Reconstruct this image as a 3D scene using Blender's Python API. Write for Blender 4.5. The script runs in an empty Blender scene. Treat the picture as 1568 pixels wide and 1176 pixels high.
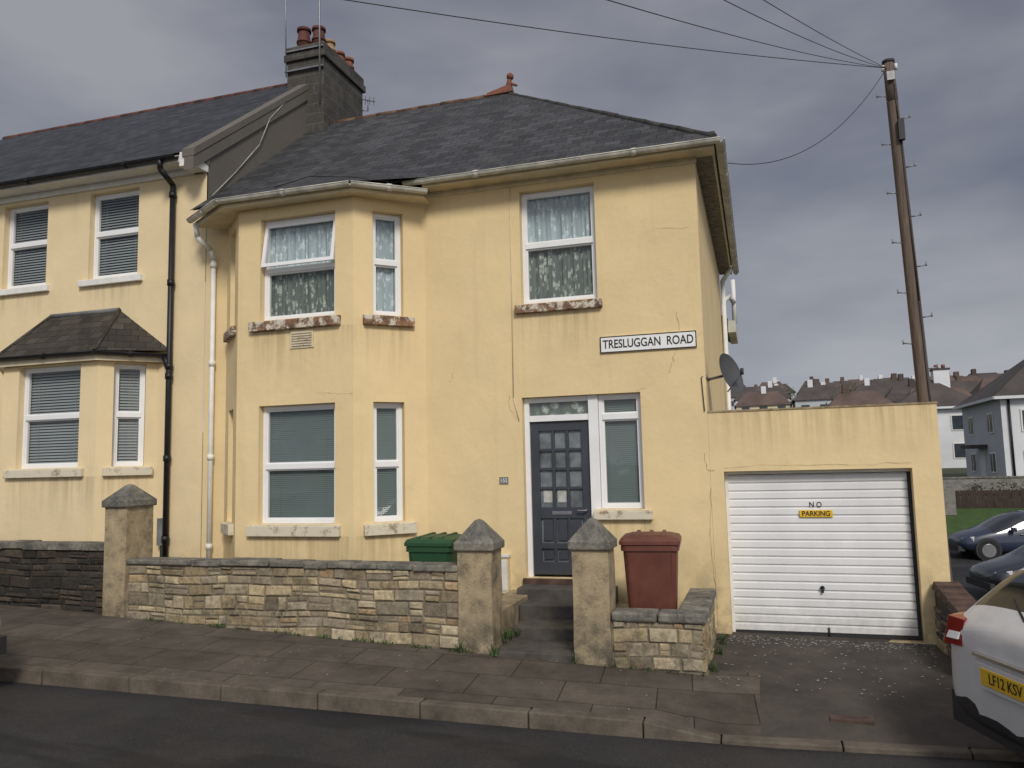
import bpy, math, random
from mathutils import Vector, Matrix
random.seed(7)
rnd=random.uniform
scene=bpy.context.scene
COL=scene.collection

# ------------------------------------------------------------------ materials
MATS={}
class NT:
    def __init__(s,name):
        m=bpy.data.materials.new(name);m.use_nodes=True;s.m=m;s.t=m.node_tree;s.t.nodes.clear()
        s.out=s.n('ShaderNodeOutputMaterial');MATS[name]=m
    def n(s,ty,**k):
        x=s.t.nodes.new(ty)
        for a,b in k.items():
            if a.startswith('_'): setattr(x,a[1:],b)
            else: x.inputs[a.replace('9',' ')].default_value=b
        return x
    def l(s,a,b): s.t.links.new(a,b)
    def coord(s,kind='Object'):
        return s.n('ShaderNodeTexCoord').outputs[kind]
    def noise(s,scale,detail=4,rough=.6,vec=None,stretch=None):
        v=vec or s.coord()
        if stretch:
            mp=s.n('ShaderNodeMapping');mp.inputs['Scale'].default_value=stretch;s.l(v,mp.inputs['Vector']);v=mp.outputs[0]
        x=s.n('ShaderNodeTexNoise');x.inputs['Scale'].default_value=scale;x.inputs['Detail'].default_value=detail;x.inputs['Roughness'].default_value=rough
        s.l(v,x.inputs['Vector']);return x.outputs['Fac']
    def ramp(s,fac,stops):
        r=s.n('ShaderNodeValToRGB');e=r.color_ramp.elements
        while len(e)<len(stops): e.new(.5)
        for i,(p,c) in enumerate(stops):
            e[i].position=p;e[i].color=(c[0],c[1],c[2],1) if not isinstance(c,(int,float)) else (c,c,c,1)
        s.l(fac,r.inputs[0]);return r.outputs[0]
    def math(s,op,a,b=None):
        x=s.n('ShaderNodeMath',_operation=op)
        for i,v in enumerate((a,b)):
            if v is None: continue
            if isinstance(v,(int,float)): x.inputs[i].default_value=v
            else: s.l(v,x.inputs[i])
        return x.outputs[0]
    def maprange(s,v,a,b,c,d):
        m=s.n('ShaderNodeMapRange')
        for i,q in enumerate((a,b,c,d)): m.inputs[i+1].default_value=q
        s.l(v,m.inputs[0]);return m.outputs[0]
    def mix(s,fac,a,b,mode='MIX'):
        x=s.n('ShaderNodeMix');x.data_type='RGBA';x.blend_type=mode
        for sock,v in ((x.inputs[0],fac),(x.inputs[6],a),(x.inputs[7],b)):
            if isinstance(v,(int,float)): sock.default_value=v
            elif isinstance(v,tuple): sock.default_value=(v[0],v[1],v[2],1)
            else: s.l(v,sock)
        return x.outputs[2]
    def bump(s,h,strength=.3,dist=.01,prev=None):
        b=s.n('ShaderNodeBump');b.inputs['Strength'].default_value=strength;b.inputs['Distance'].default_value=dist
        s.l(h,b.inputs['Height'])
        if prev: s.l(prev,b.inputs['Normal'])
        return b.outputs[0]
    def done(s,col,rough=.8,nrm=None,metal=0,spec=.4):
        p=s.n('ShaderNodeBsdfPrincipled')
        if isinstance(col,tuple): p.inputs['Base Color'].default_value=(*col,1)
        else: s.l(col,p.inputs['Base Color'])
        if isinstance(rough,(int,float)): p.inputs['Roughness'].default_value=rough
        else: s.l(rough,p.inputs['Roughness'])
        p.inputs['Metallic'].default_value=metal
        p.inputs['Specular IOR Level'].default_value=spec
        if nrm: s.l(nrm,p.inputs['Normal'])
        s.l(p.outputs[0],s.out.inputs[0]);return s.m

def simple(name,c,rough=.6,var=.18,scale=6,metal=0,bump=.1,spec=.4):
    t=NT(name)
    f=t.noise(scale,5)
    a=tuple(x*(1-var) for x in c);b=tuple(min(1,x*(1+var)) for x in c)
    col=t.ramp(f,[(.3,a),(.7,b)])
    nz=t.bump(t.noise(scale*12,3),bump,.004)
    return t.done(col,rough,nz,metal,spec)

def render_wall(name,c,dirt=(.27,.205,.115),damp=True,bands=()):
    t=NT(name)
    big=t.noise(.9,6,.65)
    base=t.ramp(big,[(.3,tuple(x*.90 for x in c)),(.7,tuple(min(1,x*1.04) for x in c))])
    streak=t.noise(3.0,5,.6,stretch=(1.6,1.6,.12))
    sf=t.ramp(streak,[(.58,0.0),(.88,.22)])
    base=t.mix(sf,base,dirt)
    blot=t.noise(2.2,8,.75)
    bf=t.ramp(blot,[(.58,0.0),(.75,.26)])
    base=t.mix(bf,base,tuple(x*.55 for x in c))
    sep=t.n('ShaderNodeSeparateXYZ');t.l(t.coord(),sep.inputs[0]);X=sep.outputs[0];Z=sep.outputs[2]
    fine=t.ramp(t.noise(4.5,6,.65,stretch=(2.2,2.2,.10)),[(.42,0.0),(.66,1.0)])
    for (zt,zb,s,x0,x1) in bands:     # rain-washed grime just below one ledge
        m=t.maprange(Z,zb,zt,0,s)
        gate=t.math('LESS_THAN',Z,zt)
        gx=t.math('MULTIPLY',t.maprange(X,x0,x0+.22,0,1),t.maprange(X,x1,x1-.22,0,1))
        f=t.math('MULTIPLY',t.math('MULTIPLY',t.math('MULTIPLY',m,gate),fine),gx)
        base=t.mix(f,base,dirt)
    if damp:
        mr=t.maprange(Z,1.15,-.1,0,.85)
        dn=t.ramp(t.noise(3.5,6,.7),[(.40,0.0),(.62,1.0)])
        base=t.mix(t.math('MULTIPLY',mr,dn),base,(.25,.21,.13))
    n1=t.bump(t.noise(60,3),.25,.006)
    n2=t.bump(t.noise(1.7,4),.45,.04,n1)
    return t.done(base,.88,n2,spec=.2)

def slate(name,c,moss=.5,row=.16,wd=.23):
    t=NT(name)
    uv=t.coord('UV')
    b=t.n('ShaderNodeTexBrick');b.offset=.5
    b.inputs['Scale'].default_value=1;b.inputs['Mortar Size'].default_value=.006;b.inputs['Mortar Smooth'].default_value=.3
    b.inputs['Brick Width'].default_value=wd;b.inputs['Row Height'].default_value=row;b.inputs['Bias'].default_value=0
    b.inputs['Color1'].default_value=(*[x*.65 for x in c],1);b.inputs['Color2'].default_value=(*[x*1.4 for x in c],1);b.inputs['Mortar'].default_value=(.008,.008,.009,1)
    t.l(uv,b.inputs['Vector'])
    col=b.outputs['Color']
    n=t.ramp(t.noise(1.1,6,.7),[(.35,.75),(.7,1.2)])
    col=t.mix(1.0,col,n,'MULTIPLY')
    mf=t.ramp(t.noise(11,8,.8),[(.58,0.0),(.66,moss)])
    col=t.mix(mf,col,(.19,.185,.14))
    mf=t.ramp(t.noise(2.3,8,.75),[(.56,0.0),(.72,moss*.8)])
    col=t.mix(mf,col,(.10,.092,.055))
    sep=t.n('ShaderNodeSeparateXYZ');t.l(uv,sep.inputs[0])
    fr=t.math('FRACT',t.math('DIVIDE',sep.outputs[1],row))
    inv=t.math('SUBTRACT',1,fr)
    n1=t.bump(inv,.9,.012)
    n2=t.bump(b.outputs['Color'],.6,.01,n1)
    n3=t.bump(t.noise(40,4),.3,.006,n2)
    return t.done(col,.68,n3,spec=.3)

CREAM=(.775,.605,.335)
render_wall('cream_render',CREAM,bands=((4.02,3.35,.55,-3.05,-1.75),(3.93,3.2,.5,-6.7,-4.35),(1.31,.5,.6,-2.1,-1.2),(1.15,.4,.5,-6.7,-4.35),(2.60,2.0,.5,-.55,2.1)))
render_wall('cream_render_neighbour',(.78,.63,.385),bands=((5.05,4.6,.45,-10.4,-9.05),(5.05,4.6,.45,-12.3,-10.9),(2.0,1.3,.5,-11.1,-8.8)))
render_wall('grey_gable_render',(.15,.135,.115),(.06,.055,.05),False)
slate('slate',(.048,.049,.052),moss=.6)
slate('slate_neighbour',(.034,.036,.043),moss=.12)
slate('slate_bay',(.052,.045,.035),moss=.35,row=.15,wd=.21)
simple('white_upvc',(.80,.80,.79),.35,.04,3,bump=.02)
simple('white_paint',(.74,.73,.68),.5,.1,5)
simple('cream_paint',(.66,.57,.39),.55,.14,5)
simple('gutter_white',(.56,.54,.46),.5,.35,4)
simple('black_plastic',(.012,.012,.014),.45,.3)
simple('dark_void',(.012,.012,.012),.9,.2)
simple('terracotta',(.18,.07,.042),.85,.4,8,bump=.3)
simple('terracotta_dark',(.11,.04,.032),.85,.4,8,bump=.3)
simple('ridge_tile',(.12,.068,.042),.85,.55,5,bump=.4)
simple('ridge_red',(.11,.045,.032),.85,.5,5,bump=.4)
simple('hip_tile',(.045,.042,.038),.85,.5,5,bump=.4)
simple('buff_clay',(.32,.2,.11),.8,.3,8)
simple('lead',(.16,.165,.16),.7,.3,5)
simple('galv_metal',(.25,.25,.26),.45,.2,8,metal=.6)
simple('blind_grey',(.165,.205,.195),.6,.06,2)
simple('blind_pale',(.26,.28,.28),.6,.08,2)
simple('interior',(.07,.07,.065),.9,.3,2)
simple('dark_door',(.048,.053,.064),.4,.12,4)
simple('door_pane',(.15,.17,.175),.2,.5,4)
simple('rubber',(.015,.015,.015),.8,.2)
simple('mortar',(.20,.17,.12),.95,.35,12,bump=.8)
simple('dark_mortar',(.05,.045,.037),.95,.35,12,bump=.8)
simple('cream_flake',(.22,.2,.16),.9,.5,12)
simple('crack_dark',(.30,.23,.13),.9,.5,12)
simple('white_light',(.7,.7,.7),.2,.05)
simple('red_lens',(.22,.012,.010),.15,.1)
simple('chrome',(.5,.5,.52),.2,.05,metal=.9)
simple('yellow_plate',(.75,.47,.03),.45,.08)
simple('sign_white',(.82,.82,.80),.4,.04)
simple('sign_black',(.01,.01,.01),.5,.1)
simple('concrete_step',(.075,.068,.058),.9,.35,6,bump=.5)
simple('soil',(.05,.042,.03),.95,.4,5,bump=.8)
simple('brown_bin',(.125,.042,.028),.5,.2,5,bump=.06)
simple('green_bin',(.018,.066,.025),.5,.15,5,bump=.06)
simple('rust',(.075,.045,.035),.8,.4,10)
simple('brown_cap',(.085,.052,.038),.9,.5,6,bump=.6)
simple('weed',(.05,.085,.025),.8,.4,10)
simple('leaf_fleck',(.42,.42,.38),.9,.3,10)
simple('far_white',(.66,.67,.68),.8,.1,.4)
simple('far_grey',(.47,.49,.51),.8,.1,.4)  # grey walls; also the painted-in shade on white houses' side walls
simple('far_roof',(.075,.062,.056),.8,.3,.5)
simple('far_roof_red',(.115,.078,.064),.8,.3,.5)
simple('far_glass',(.04,.05,.06),.2,.3,2)
simple('far_foliage',(.05,.06,.035),.9,.4,.6)
simple('fence_wood',(.045,.03,.022),.85,.4,4,bump=.4)
simple('pale_stone',(.20,.19,.17),.9,.35,4,bump=.6)
simple('car_glass',(.015,.018,.02),.06,.1,bump=0,spec=.8)
simple('alloy',(.35,.35,.36),.3,.1,metal=.8)
simple('plastic_grey',(.03,.03,.032),.6,.15)
simple('dish_grey',(.07,.072,.075),.5,.15)
simple('wire',(.03,.03,.03),.6,.1)

def carpaint(name,c):
    t=NT(name)
    p=t.n('ShaderNodeBsdfPrincipled');f=t.noise(6,6,.7)
    col=t.ramp(f,[(.3,tuple(x*.86 for x in c)),(.7,c)]);t.l(col,p.inputs['Base Color'])
    p.inputs['Roughness'].default_value=.32;p.inputs['Coat Weight'].default_value=.7;p.inputs['Coat Roughness'].default_value=.07
    t.l(p.outputs[0],t.out.inputs[0])
carpaint('paint_white',(.66,.67,.68));carpaint('paint_blue',(.012,.02,.05));carpaint('paint_navy',(.01,.013,.022));carpaint('paint_silver',(.3,.3,.32))

t=NT('peeling_sill')
f=t.ramp(t.noise(7,8,.75),[(.44,0.0),(.50,1.0)])
c2=t.ramp(t.noise(11,5),[(.35,(.10,.065,.045)),(.6,(.26,.14,.075))])
t.done(t.mix(f,(.60,.54,.43),c2),.85,t.bump(f,.5,.005))
t=NT('painted_sill')
f=t.ramp(t.noise(6,8,.75),[(.53,0.0),(.62,.85)])
t.done(t.mix(f,(.64,.58,.44),(.26,.19,.12)),.85,t.bump(t.noise(30,3),.3,.005))

t=NT('chimney_stone')
b=t.n('ShaderNodeTexBrick');b.inputs['Scale'].default_value=1;b.inputs['Brick Width'].default_value=.42;b.inputs['Row Height'].default_value=.2;b.inputs['Mortar Size'].default_value=.008
b.inputs['Color1'].default_value=(.065,.06,.055,1);b.inputs['Color2'].default_value=(.04,.037,.035,1);b.inputs['Mortar'].default_value=(.14,.125,.10,1)
t.l(t.coord('UV'),b.inputs['Vector'])
s_=t.ramp(t.noise(3,7,.75),[(.35,(.03,.029,.027)),(.75,(.16,.145,.12))])
t.done(t.mix(.5,b.outputs['Color'],s_),.95,t.bump(t.noise(25,5),.7,.015))

def attr_stone(name,dark=1.0):
    t=NT(name)
    a=t.n('ShaderNodeAttribute');a.attribute_name='col'
    n=t.ramp(t.noise(16,7,.75),[(.3,.5*dark),(.7,1.3*dark)])
    c=t.mix(1.0,a.outputs['Color'],n,'MULTIPLY')
    g=t.ramp(t.noise(2.4,8,.75),[(.50,0.0),(.64,.62)])
    c=t.mix(g,c,(.05,.044,.034))
    l_=t.ramp(t.noise(9,8,.8),[(.62,0.0),(.70,.45)])
    c=t.mix(l_,c,(.42,.38,.27))
    t.done(c,.93,t.bump(t.noise(30,6,.7),.8,.015),spec=.2)
attr_stone('rubble_stone',1.15);attr_stone('dark_stone',.5)
t=NT('coping')
c=t.ramp(t.noise(5,8,.8),[(.35,(.06,.06,.055)),(.52,(.18,.17,.14)),(.70,(.34,.31,.24))])
t.done(c,.95,t.bump(t.noise(28,6,.7),1,.015))
t=NT('pillar_render')
c=t.ramp(t.noise(4,8,.75),[(.32,(.12,.10,.075)),(.50,(.35,.28,.175)),(.72,(.50,.41,.26))])
sep=t.n('ShaderNodeSeparateXYZ');t.l(t.coord(),sep.inputs[0])
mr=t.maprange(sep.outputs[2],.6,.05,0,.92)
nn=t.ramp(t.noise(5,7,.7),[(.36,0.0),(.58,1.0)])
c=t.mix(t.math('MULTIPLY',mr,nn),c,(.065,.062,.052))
t.done(c,.95,t.bump(t.noise(40,6,.7),.8,.012),spec=.2)

t=NT('asphalt')
c=t.ramp(t.noise(.8,7,.7),[(.3,(.018,.0175,.018)),(.7,(.040,.038,.037))])
sp=t.ramp(t.noise(90,2),[(.52,0.0),(.75,.6)])
c=t.mix(sp,c,(.10,.10,.095))
pt=t.ramp(t.noise(.45,4,.6,stretch=(.5,1.8,1)),[(.50,0.0),(.54,.6)])
c=t.mix(pt,c,(.013,.0125,.014))
t.done(c,t.ramp(t.noise(.9,4),[(.4,.6),(.6,.85)]),t.bump(t.noise(120,3),.6,.006),spec=.3)
t=NT('paving')
b=t.n('ShaderNodeTexBrick');b.offset=.37;b.inputs['Scale'].default_value=1;b.inputs['Brick Width'].default_value=.84;b.inputs['Row Height'].default_value=.58;b.inputs['Mortar Size'].default_value=.007;b.inputs['Mortar Smooth'].default_value=.2
b.inputs['Color1'].default_value=(.088,.073,.057,1);b.inputs['Color2'].default_value=(.125,.105,.082,1);b.inputs['Mortar'].default_value=(.034,.031,.022,1)
mp=t.n('ShaderNodeMapping');mp.inputs['Rotation'].default_value=(0,0,-.09);t.l(t.coord('UV'),mp.inputs[0]);t.l(mp.outputs[0],b.inputs['Vector'])
c=t.mix(1.0,b.outputs['Color'],t.ramp(t.noise(1.6,8,.75),[(.3,.5),(.7,1.3)]),'MULTIPLY')
c=t.mix(t.ramp(t.noise(5,8,.8),[(.56,0.0),(.68,.5)]),c,(.045,.042,.03))
t.done(c,.9,t.bump(b.outputs['Color'],.5,.01,t.bump(t.noise(60,5),.5,.006)),spec=.25)
t=NT('drive_concrete')
c=t.ramp(t.noise(1.5,8,.75),[(.3,(.040,.035,.030)),(.7,(.10,.086,.07))])
t.done(c,.9,t.bump(t.noise(60,5),.6,.008),spec=.25)
t=NT('kerb_stone')
c=t.ramp(t.noise(3,8,.75),[(.3,(.06,.05,.038)),(.7,(.165,.138,.105))])
t.done(c,.9,t.bump(t.noise(50,5),.7,.008),spec=.3)
t=NT('grass')
c=t.ramp(t.noise(2.5,8,.8),[(.3,(.022,.055,.012)),(.7,(.07,.12,.03))])
t.done(c,.9,t.bump(t.noise(40,4),.8,.03))
t=NT('terrain')
c=t.ramp(t.noise(.05,8,.7),[(.35,(.035,.045,.022)),(.65,(.075,.08,.045))])
t.done(c,.95)
t=NT('pole_wood')
c=t.ramp(t.noise(7,7,.75,stretch=(3,3,.18)),[(.3,(.07,.05,.04)),(.55,(.15,.11,.085)),(.75,(.25,.19,.15))])
t.done(c,.9,t.bump(t.noise(20,4,stretch=(3,3,.1)),.6,.01))
t=NT('garage_white')
c=t.ramp(t.noise(2.0,6,stretch=(1,1,.5)),[(.3,(.68,.68,.67)),(.7,(.79,.79,.78))])
sep=t.n('ShaderNodeSeparateXYZ');t.l(t.coord(),sep.inputs[0])
gr=t.math('MULTIPLY',t.maprange(sep.outputs[2],.5,-.05,0,.5),t.ramp(t.noise(6,6,.7),[(.4,0.0),(.65,1.0)]))
c=t.mix(gr,c,(.35,.32,.27))
t.done(c,.4,spec=.4)

t=NT('window_glass')
lw=t.n('ShaderNodeFresnel');lw.inputs['IOR'].default_value=1.55
geo=t.n('ShaderNodeNewGeometry')
fac=t.math('MULTIPLY',lw.outputs[0],t.math('SUBTRACT',1,geo.outputs['Backfacing']))
tr=t.n('ShaderNodeBsdfTransparent');tr.inputs[0].default_value=(.90,.92,.92,1)
gl=t.n('ShaderNodeBsdfGlossy');gl.inputs['Roughness'].default_value=.03
t.l(t.bump(t.noise(2.5,2),.10,.02),gl.inputs['Normal'])
mx=t.n('ShaderNodeMixShader');t.l(fac,mx.inputs[0]);t.l(tr.outputs[0],mx.inputs[1]);t.l(gl.outputs[0],mx.inputs[2]);t.l(mx.outputs[0],t.out.inputs[0])

def lace(name,hi,lo,sc):
    t=NT(name)
    uv=t.coord('UV')
    v=t.n('ShaderNodeTexVoronoi');v.inputs['Scale'].default_value=sc;t.l(uv,v.inputs['Vector'])
    f=t.ramp(v.outputs['Distance'],[(.30,1.0),(.46,0.0)])
    n=t.ramp(t.noise(sc*3.5,4,.7,vec=uv),[(.40,0.0),(.52,1.0)])
    f=t.mix(1.0,f,n,'MULTIPLY')
    c=t.mix(f,lo,hi)
    w=t.n('ShaderNodeTexWave');w.wave_type='BANDS';w.bands_direction='X';w.inputs['Scale'].default_value=2.2;w.inputs['Distortion'].default_value=3;w.inputs['Detail'].default_value=2;t.l(uv,w.inputs['Vector'])
    c=t.mix(1.0,c,t.ramp(w.outputs['Fac'],[(0,.78),(1,1.0)]),'MULTIPLY')
    t.done(c,.9)
lace('lace_light',(.74,.82,.83),(.44,.52,.54),8)
lace('lace_mid',(.52,.56,.48),(.15,.175,.155),8)

# ------------------------------------------------------------------ mesh builder
def fr(o,u):
    u=Vector((u[0],u[1],0)).normalized();n=Vector((-u.y,u.x,0));o=Vector(o)
    return lambda a,d,z:(o+u*a+n*d+Vector((0,0,z)))[:]
class MB:
    def __init__(s): s.v=[];s.f=[];s.m=[];s.c=[];s.mats=[];s.sm=[]
    def mi(s,m):
        if m not in s.mats: s.mats.append(m)
        return s.mats.index(m)
    def face(s,pts,m,c=(1,1,1),smooth=False):
        i=len(s.v);s.v+= [tuple(p) for p in pts];s.f.append(list(range(i,i+len(pts))));s.m.append(s.mi(m));s.c.append(c);s.sm.append(smooth)
    def box(s,x0,x1,y0,y1,z0,z1,m,f=None,c=(1,1,1)):
        f=f or (lambda a,b,c_:(a,b,c_))
        P=[f(x,y,z) for z in (z0,z1) for y in (y0,y1) for x in (x0,x1)]
        s.hexa(P,m,c)
    def hexa(s,P,m,c=(1,1,1)):
        i=len(s.v);s.v+=[tuple(p) for p in P]
        for q in ((0,2,3,1),(4,5,7,6),(0,1,5,4),(2,6,7,3),(0,4,6,2),(1,3,7,5)):
            s.f.append([i+k for k in q]);s.m.append(s.mi(m));s.c.append(c);s.sm.append(False)
    def cyl(s,p0,p1,r0,m,r1=None,n=12,cap=True):
        r1=r0 if r1 is None else r1
        p0=Vector(p0);p1=Vector(p1);d=(p1-p0).normalized();a=d.orthogonal().normalized();b=d.cross(a)
        i=len(s.v)
        for p,r in ((p0,r0),(p1,r1)):
            for k in range(n):
                t=2*math.pi*k/n;s.v.append((p+(a*math.cos(t)+b*math.sin(t))*r)[:])
        for k in range(n):
            s.f.append([i+k,i+(k+1)%n,i+n+(k+1)%n,i+n+k]);s.m.append(s.mi(m));s.c.append((1,1,1));s.sm.append(True)
        if cap:
            s.f.append([i+k for k in range(n)][::-1]);s.m.append(s.mi(m));s.c.append((1,1,1));s.sm.append(False)
            s.f.append([i+n+k for k in range(n)]);s.m.append(s.mi(m));s.c.append((1,1,1));s.sm.append(False)
    def tube(s,pts,r,m,n=10):
        for a,b in zip(pts[:-1],pts[1:]): s.cyl(a,b,r,m,n=n)
        for p in pts[1:-1]: s.ball(p,r*1.02,m)
    def ball(s,c,r,m,n=8,sz=1):
        i=len(s.v);R=n//2
        for j in range(R+1):
            ph=math.pi*j/R
            for k in range(n):
                t=2*math.pi*k/n;s.v.append((c[0]+r*math.sin(ph)*math.cos(t),c[1]+r*math.sin(ph)*math.sin(t),c[2]+r*sz*math.cos(ph)))
        for j in range(R):
            for k in range(n):
                s.f.append([i+j*n+k,i+(j+1)*n+k,i+(j+1)*n+(k+1)%n,i+j*n+(k+1)%n]);s.m.append(s.mi(m));s.c.append((1,1,1));s.sm.append(True)
    def done(s,name,parent=None,bevel=0):
        me=bpy.data.meshes.new(name);me.from_pydata(s.v,[],s.f)
        for m in s.mats: me.materials.append(MATS[m])
        me.polygons.foreach_set('material_index',s.m);me.polygons.foreach_set('use_smooth',s.sm)
        me.update()
        Z=Vector((0,0,1));uvs=[];cols=[]
        for p in me.polygons:
            n=p.normal
            if abs(n.z)>.97 or n.length<.5: a=Vector((1,0,0));b=Vector((0,1,0))
            else:
                a=Z.cross(n).normalized();b=n.cross(a)
                if b.z<0: b=-b
            c=s.c[p.index]
            for vi in p.vertices:
                co=me.vertices[vi].co
                uvs+= [co.dot(a),co.dot(b)];cols+=[c[0],c[1],c[2],1]
        me.uv_layers.new(name='UVMap');me.uv_layers['UVMap'].data.foreach_set('uv',uvs)
        me.color_attributes.new('col','FLOAT_COLOR','CORNER');me.color_attributes['col'].data.foreach_set('color',cols)
        o=bpy.data.objects.new(name,me);COL.objects.link(o)
        if parent: o.parent=parent
        if bevel:
            b=o.modifiers.new('bevel','BEVEL');b.width=bevel;b.segments=2;b.limit_method='ANGLE'
        return o
def empty(name,loc=(0,0,0)):
    e=bpy.data.objects.new(name,None);COL.objects.link(e);return e

def wall(mb,f,a0,a1,z0,z1,holes,m,rd=.14,d0=0.0):
    A=sorted(set([a0,a1]+[x for h in holes for x in h[:2]]));Zs=sorted(set([z0,z1]+[x for h in holes for x in h[2:]]))
    def hole(i,j):
        if i<0 or j<0 or i>=len(A)-1 or j>=len(Zs)-1: return False
        x=(A[i]+A[i+1])/2;z=(Zs[j]+Zs[j+1])/2
        return any(h[0]<x<h[1] and h[2]<z<h[3] for h in holes)
    for i in range(len(A)-1):
        for j in range(len(Zs)-1):
            x0,x1,y0,y1=A[i],A[i+1],Zs[j],Zs[j+1]
            if not hole(i,j): mb.face([f(x0,d0,y0),f(x1,d0,y0),f(x1,d0,y1),f(x0,d0,y1)],m)
            else:
                if not hole(i-1,j): mb.face([f(x0,d0,y0),f(x0,d0,y1),f(x0,rd,y1),f(x0,rd,y0)],m)
                if not hole(i+1,j): mb.face([f(x1,d0,y0),f(x1,rd,y0),f(x1,rd,y1),f(x1,d0,y1)],m)
                if not hole(i,j+1): mb.face([f(x0,d0,y1),f(x1,d0,y1),f(x1,rd,y1),f(x0,rd,y1)],m)
                if not hole(i,j-1): mb.face([f(x0,d0,y0),f(x0,rd,y0),f(x1,rd,y0),f(x1,d0,y0)],m)

def window(parent,f,a0,a1,z0,z1,mid,top='lace_light',bot='lace_mid',dep=.10,blind=None,fw=.055,openlight=False,name='window'):
    mb=MB();W='white_upvc'
    d0,d1=dep,dep+.06
    mb.box(a0+.003,a0+fw,d0,d1,z0+.003,z1-.003,W,f);mb.box(a1-fw,a1-.003,d0,d1,z0+.003,z1-.003,W,f)
    mb.box(a0+fw,a1-fw,d0+.002,d1,z1-fw,z1-.003,W,f);mb.box(a0+fw,a1-fw,d0+.002,d1,z0+.003,z0+fw,W,f)
    zm=z0+(z1-z0)*mid
    mb.box(a0+fw,a1-fw,d0-.012,d1,zm-.035,zm+.035,W,f)
    for (b0,b1) in ((z0+fw,zm-.035),(zm+.035,z1-fw)):
        if b0>=zm and openlight: continue
        s=.022
        mb.box(a0+fw,a0+fw+s,d0+.012,d1-.005,b0,b1,W,f);mb.box(a1-fw-s,a1-fw,d0+.012,d1-.005,b0,b1,W,f)
        mb.box(a0+fw+s,a1-fw-s,d0+.014,d1-.005,b1-s,b1,W,f);mb.box(a0+fw+s,a1-fw-s,d0+.014,d1-.005,b0,b0+s,W,f)
        mb.face([f(a0+fw,d0+.03,b0),f(a1-fw,d0+.03,b0),f(a1-fw,d0+.03,b1),f(a0+fw,d0+.03,b1)],'window_glass')
    if openlight:
        b0,b1=zm+.035,z1-fw;push=.11
        def g(a,d,z):
            k=(b1-z)/(b1-b0);return f(a,d-push*k,z)
        s=.05;A0,A1=a0+.02,a1-.02
        mb.box(A0,A0+s,d0-.01,d0+.03,b0,b1,W,g);mb.box(A1-s,A1,d0-.01,d0+.03,b0,b1,W,g)
        mb.box(A0+s,A1-s,d0-.008,d0+.03,b1-s,b1,W,g);mb.box(A0+s,A1-s,d0-.008,d0+.03,b0,b0+s,W,g)
        mb.face([g(A0+s,d0+.01,b0+s),g(A1-s,d0+.01,b0+s),g(A1-s,d0+.01,b1-s),g(A0+s,d0+.01,b1-s)],'window_glass')
    if blind:
        sp,tl=blind
        zz=z0+.02
        while zz<z1-.01:
            j=rnd(-.002,.002)
            mb.face([f(a0+.03,dep+.066,zz+j),f(a1-.03,dep+.066,zz-j),f(a1-.03,dep+.082,zz+tl-j),f(a0+.03,dep+.082,zz+tl+j)],top);zz+=sp
        for k in (.2,.8):
            x=a0+(a1-a0)*k;mb.box(x-.003,x+.003,dep+.062,dep+.064,z0,z1,top,f)
    else:
        N=max(8,int((a1-a0)/.03))
        for (b0,b1,mt) in ((z0,zm,bot),(zm,z1,top)):
            for i in range(N):
                x0=a0+(a1-a0)*i/N;x1=a0+(a1-a0)*(i+1)/N
                q=lambda x:dep+.095+.014*math.sin(x*38)+.008*math.sin(x*91)
                mb.face([f(x0,q(x0),b0),f(x1,q(x1),b0),f(x1,q(x1),b1),f(x0,q(x0),b1)],mt)
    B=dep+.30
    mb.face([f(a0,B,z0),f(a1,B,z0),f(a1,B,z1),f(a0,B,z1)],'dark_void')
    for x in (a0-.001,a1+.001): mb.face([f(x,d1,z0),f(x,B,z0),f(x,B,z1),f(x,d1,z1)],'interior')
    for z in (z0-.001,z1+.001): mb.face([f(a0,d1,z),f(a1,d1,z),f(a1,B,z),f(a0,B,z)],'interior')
    return mb.done(name,parent)

def sill(mb,f,a0,a1,z0,z1,m,out=.07):
    P=[f(a0,-out,z0),f(a1,-out,z0),f(a0,.1,z0),f(a1,.1,z0),f(a0,-out,z1-.02),f(a1,-out,z1-.02),f(a0,.1,z1+.004),f(a1,.1,z1+.004)]
    mb.hexa(P,m)

def gutter(mb,pts,r,m):
    for a,b in zip(pts[:-1],pts[1:]):
        a=Vector(a);b=Vector(b);d=(b-a).normalized();n=Vector((-d.y,d.x,0))
        K=8
        for k in range(K):
            t0=math.pi+math.pi*k/K;t1=math.pi+math.pi*(k+1)/K
            q=lambda p,t,rr:p+n*math.cos(t)*rr+Vector((0,0,1))*math.sin(t)*rr
            mb.face([q(a,t0,r),q(b,t0,r),q(b,t1,r),q(a,t1,r)],m,smooth=True)
            mb.face([q(a,t0,r*.86),q(a,t1,r*.86),q(b,t1,r*.86),q(b,t0,r*.86)],m,smooth=True)
        for sgn in (-1,1):
            e=n*sgn*r;mb.cyl(a+e,b+e,.008,m,n=6)
        L=(b-a).length;k=max(1,int(L/1.8))
        for i in range(k):
            c=a+(b-a)*((i+.5)/k);mb.cyl(c-d*.035+Vector((0,0,-.014)),c+d*.035+Vector((0,0,-.014)),r*.98,m,n=14)

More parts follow.
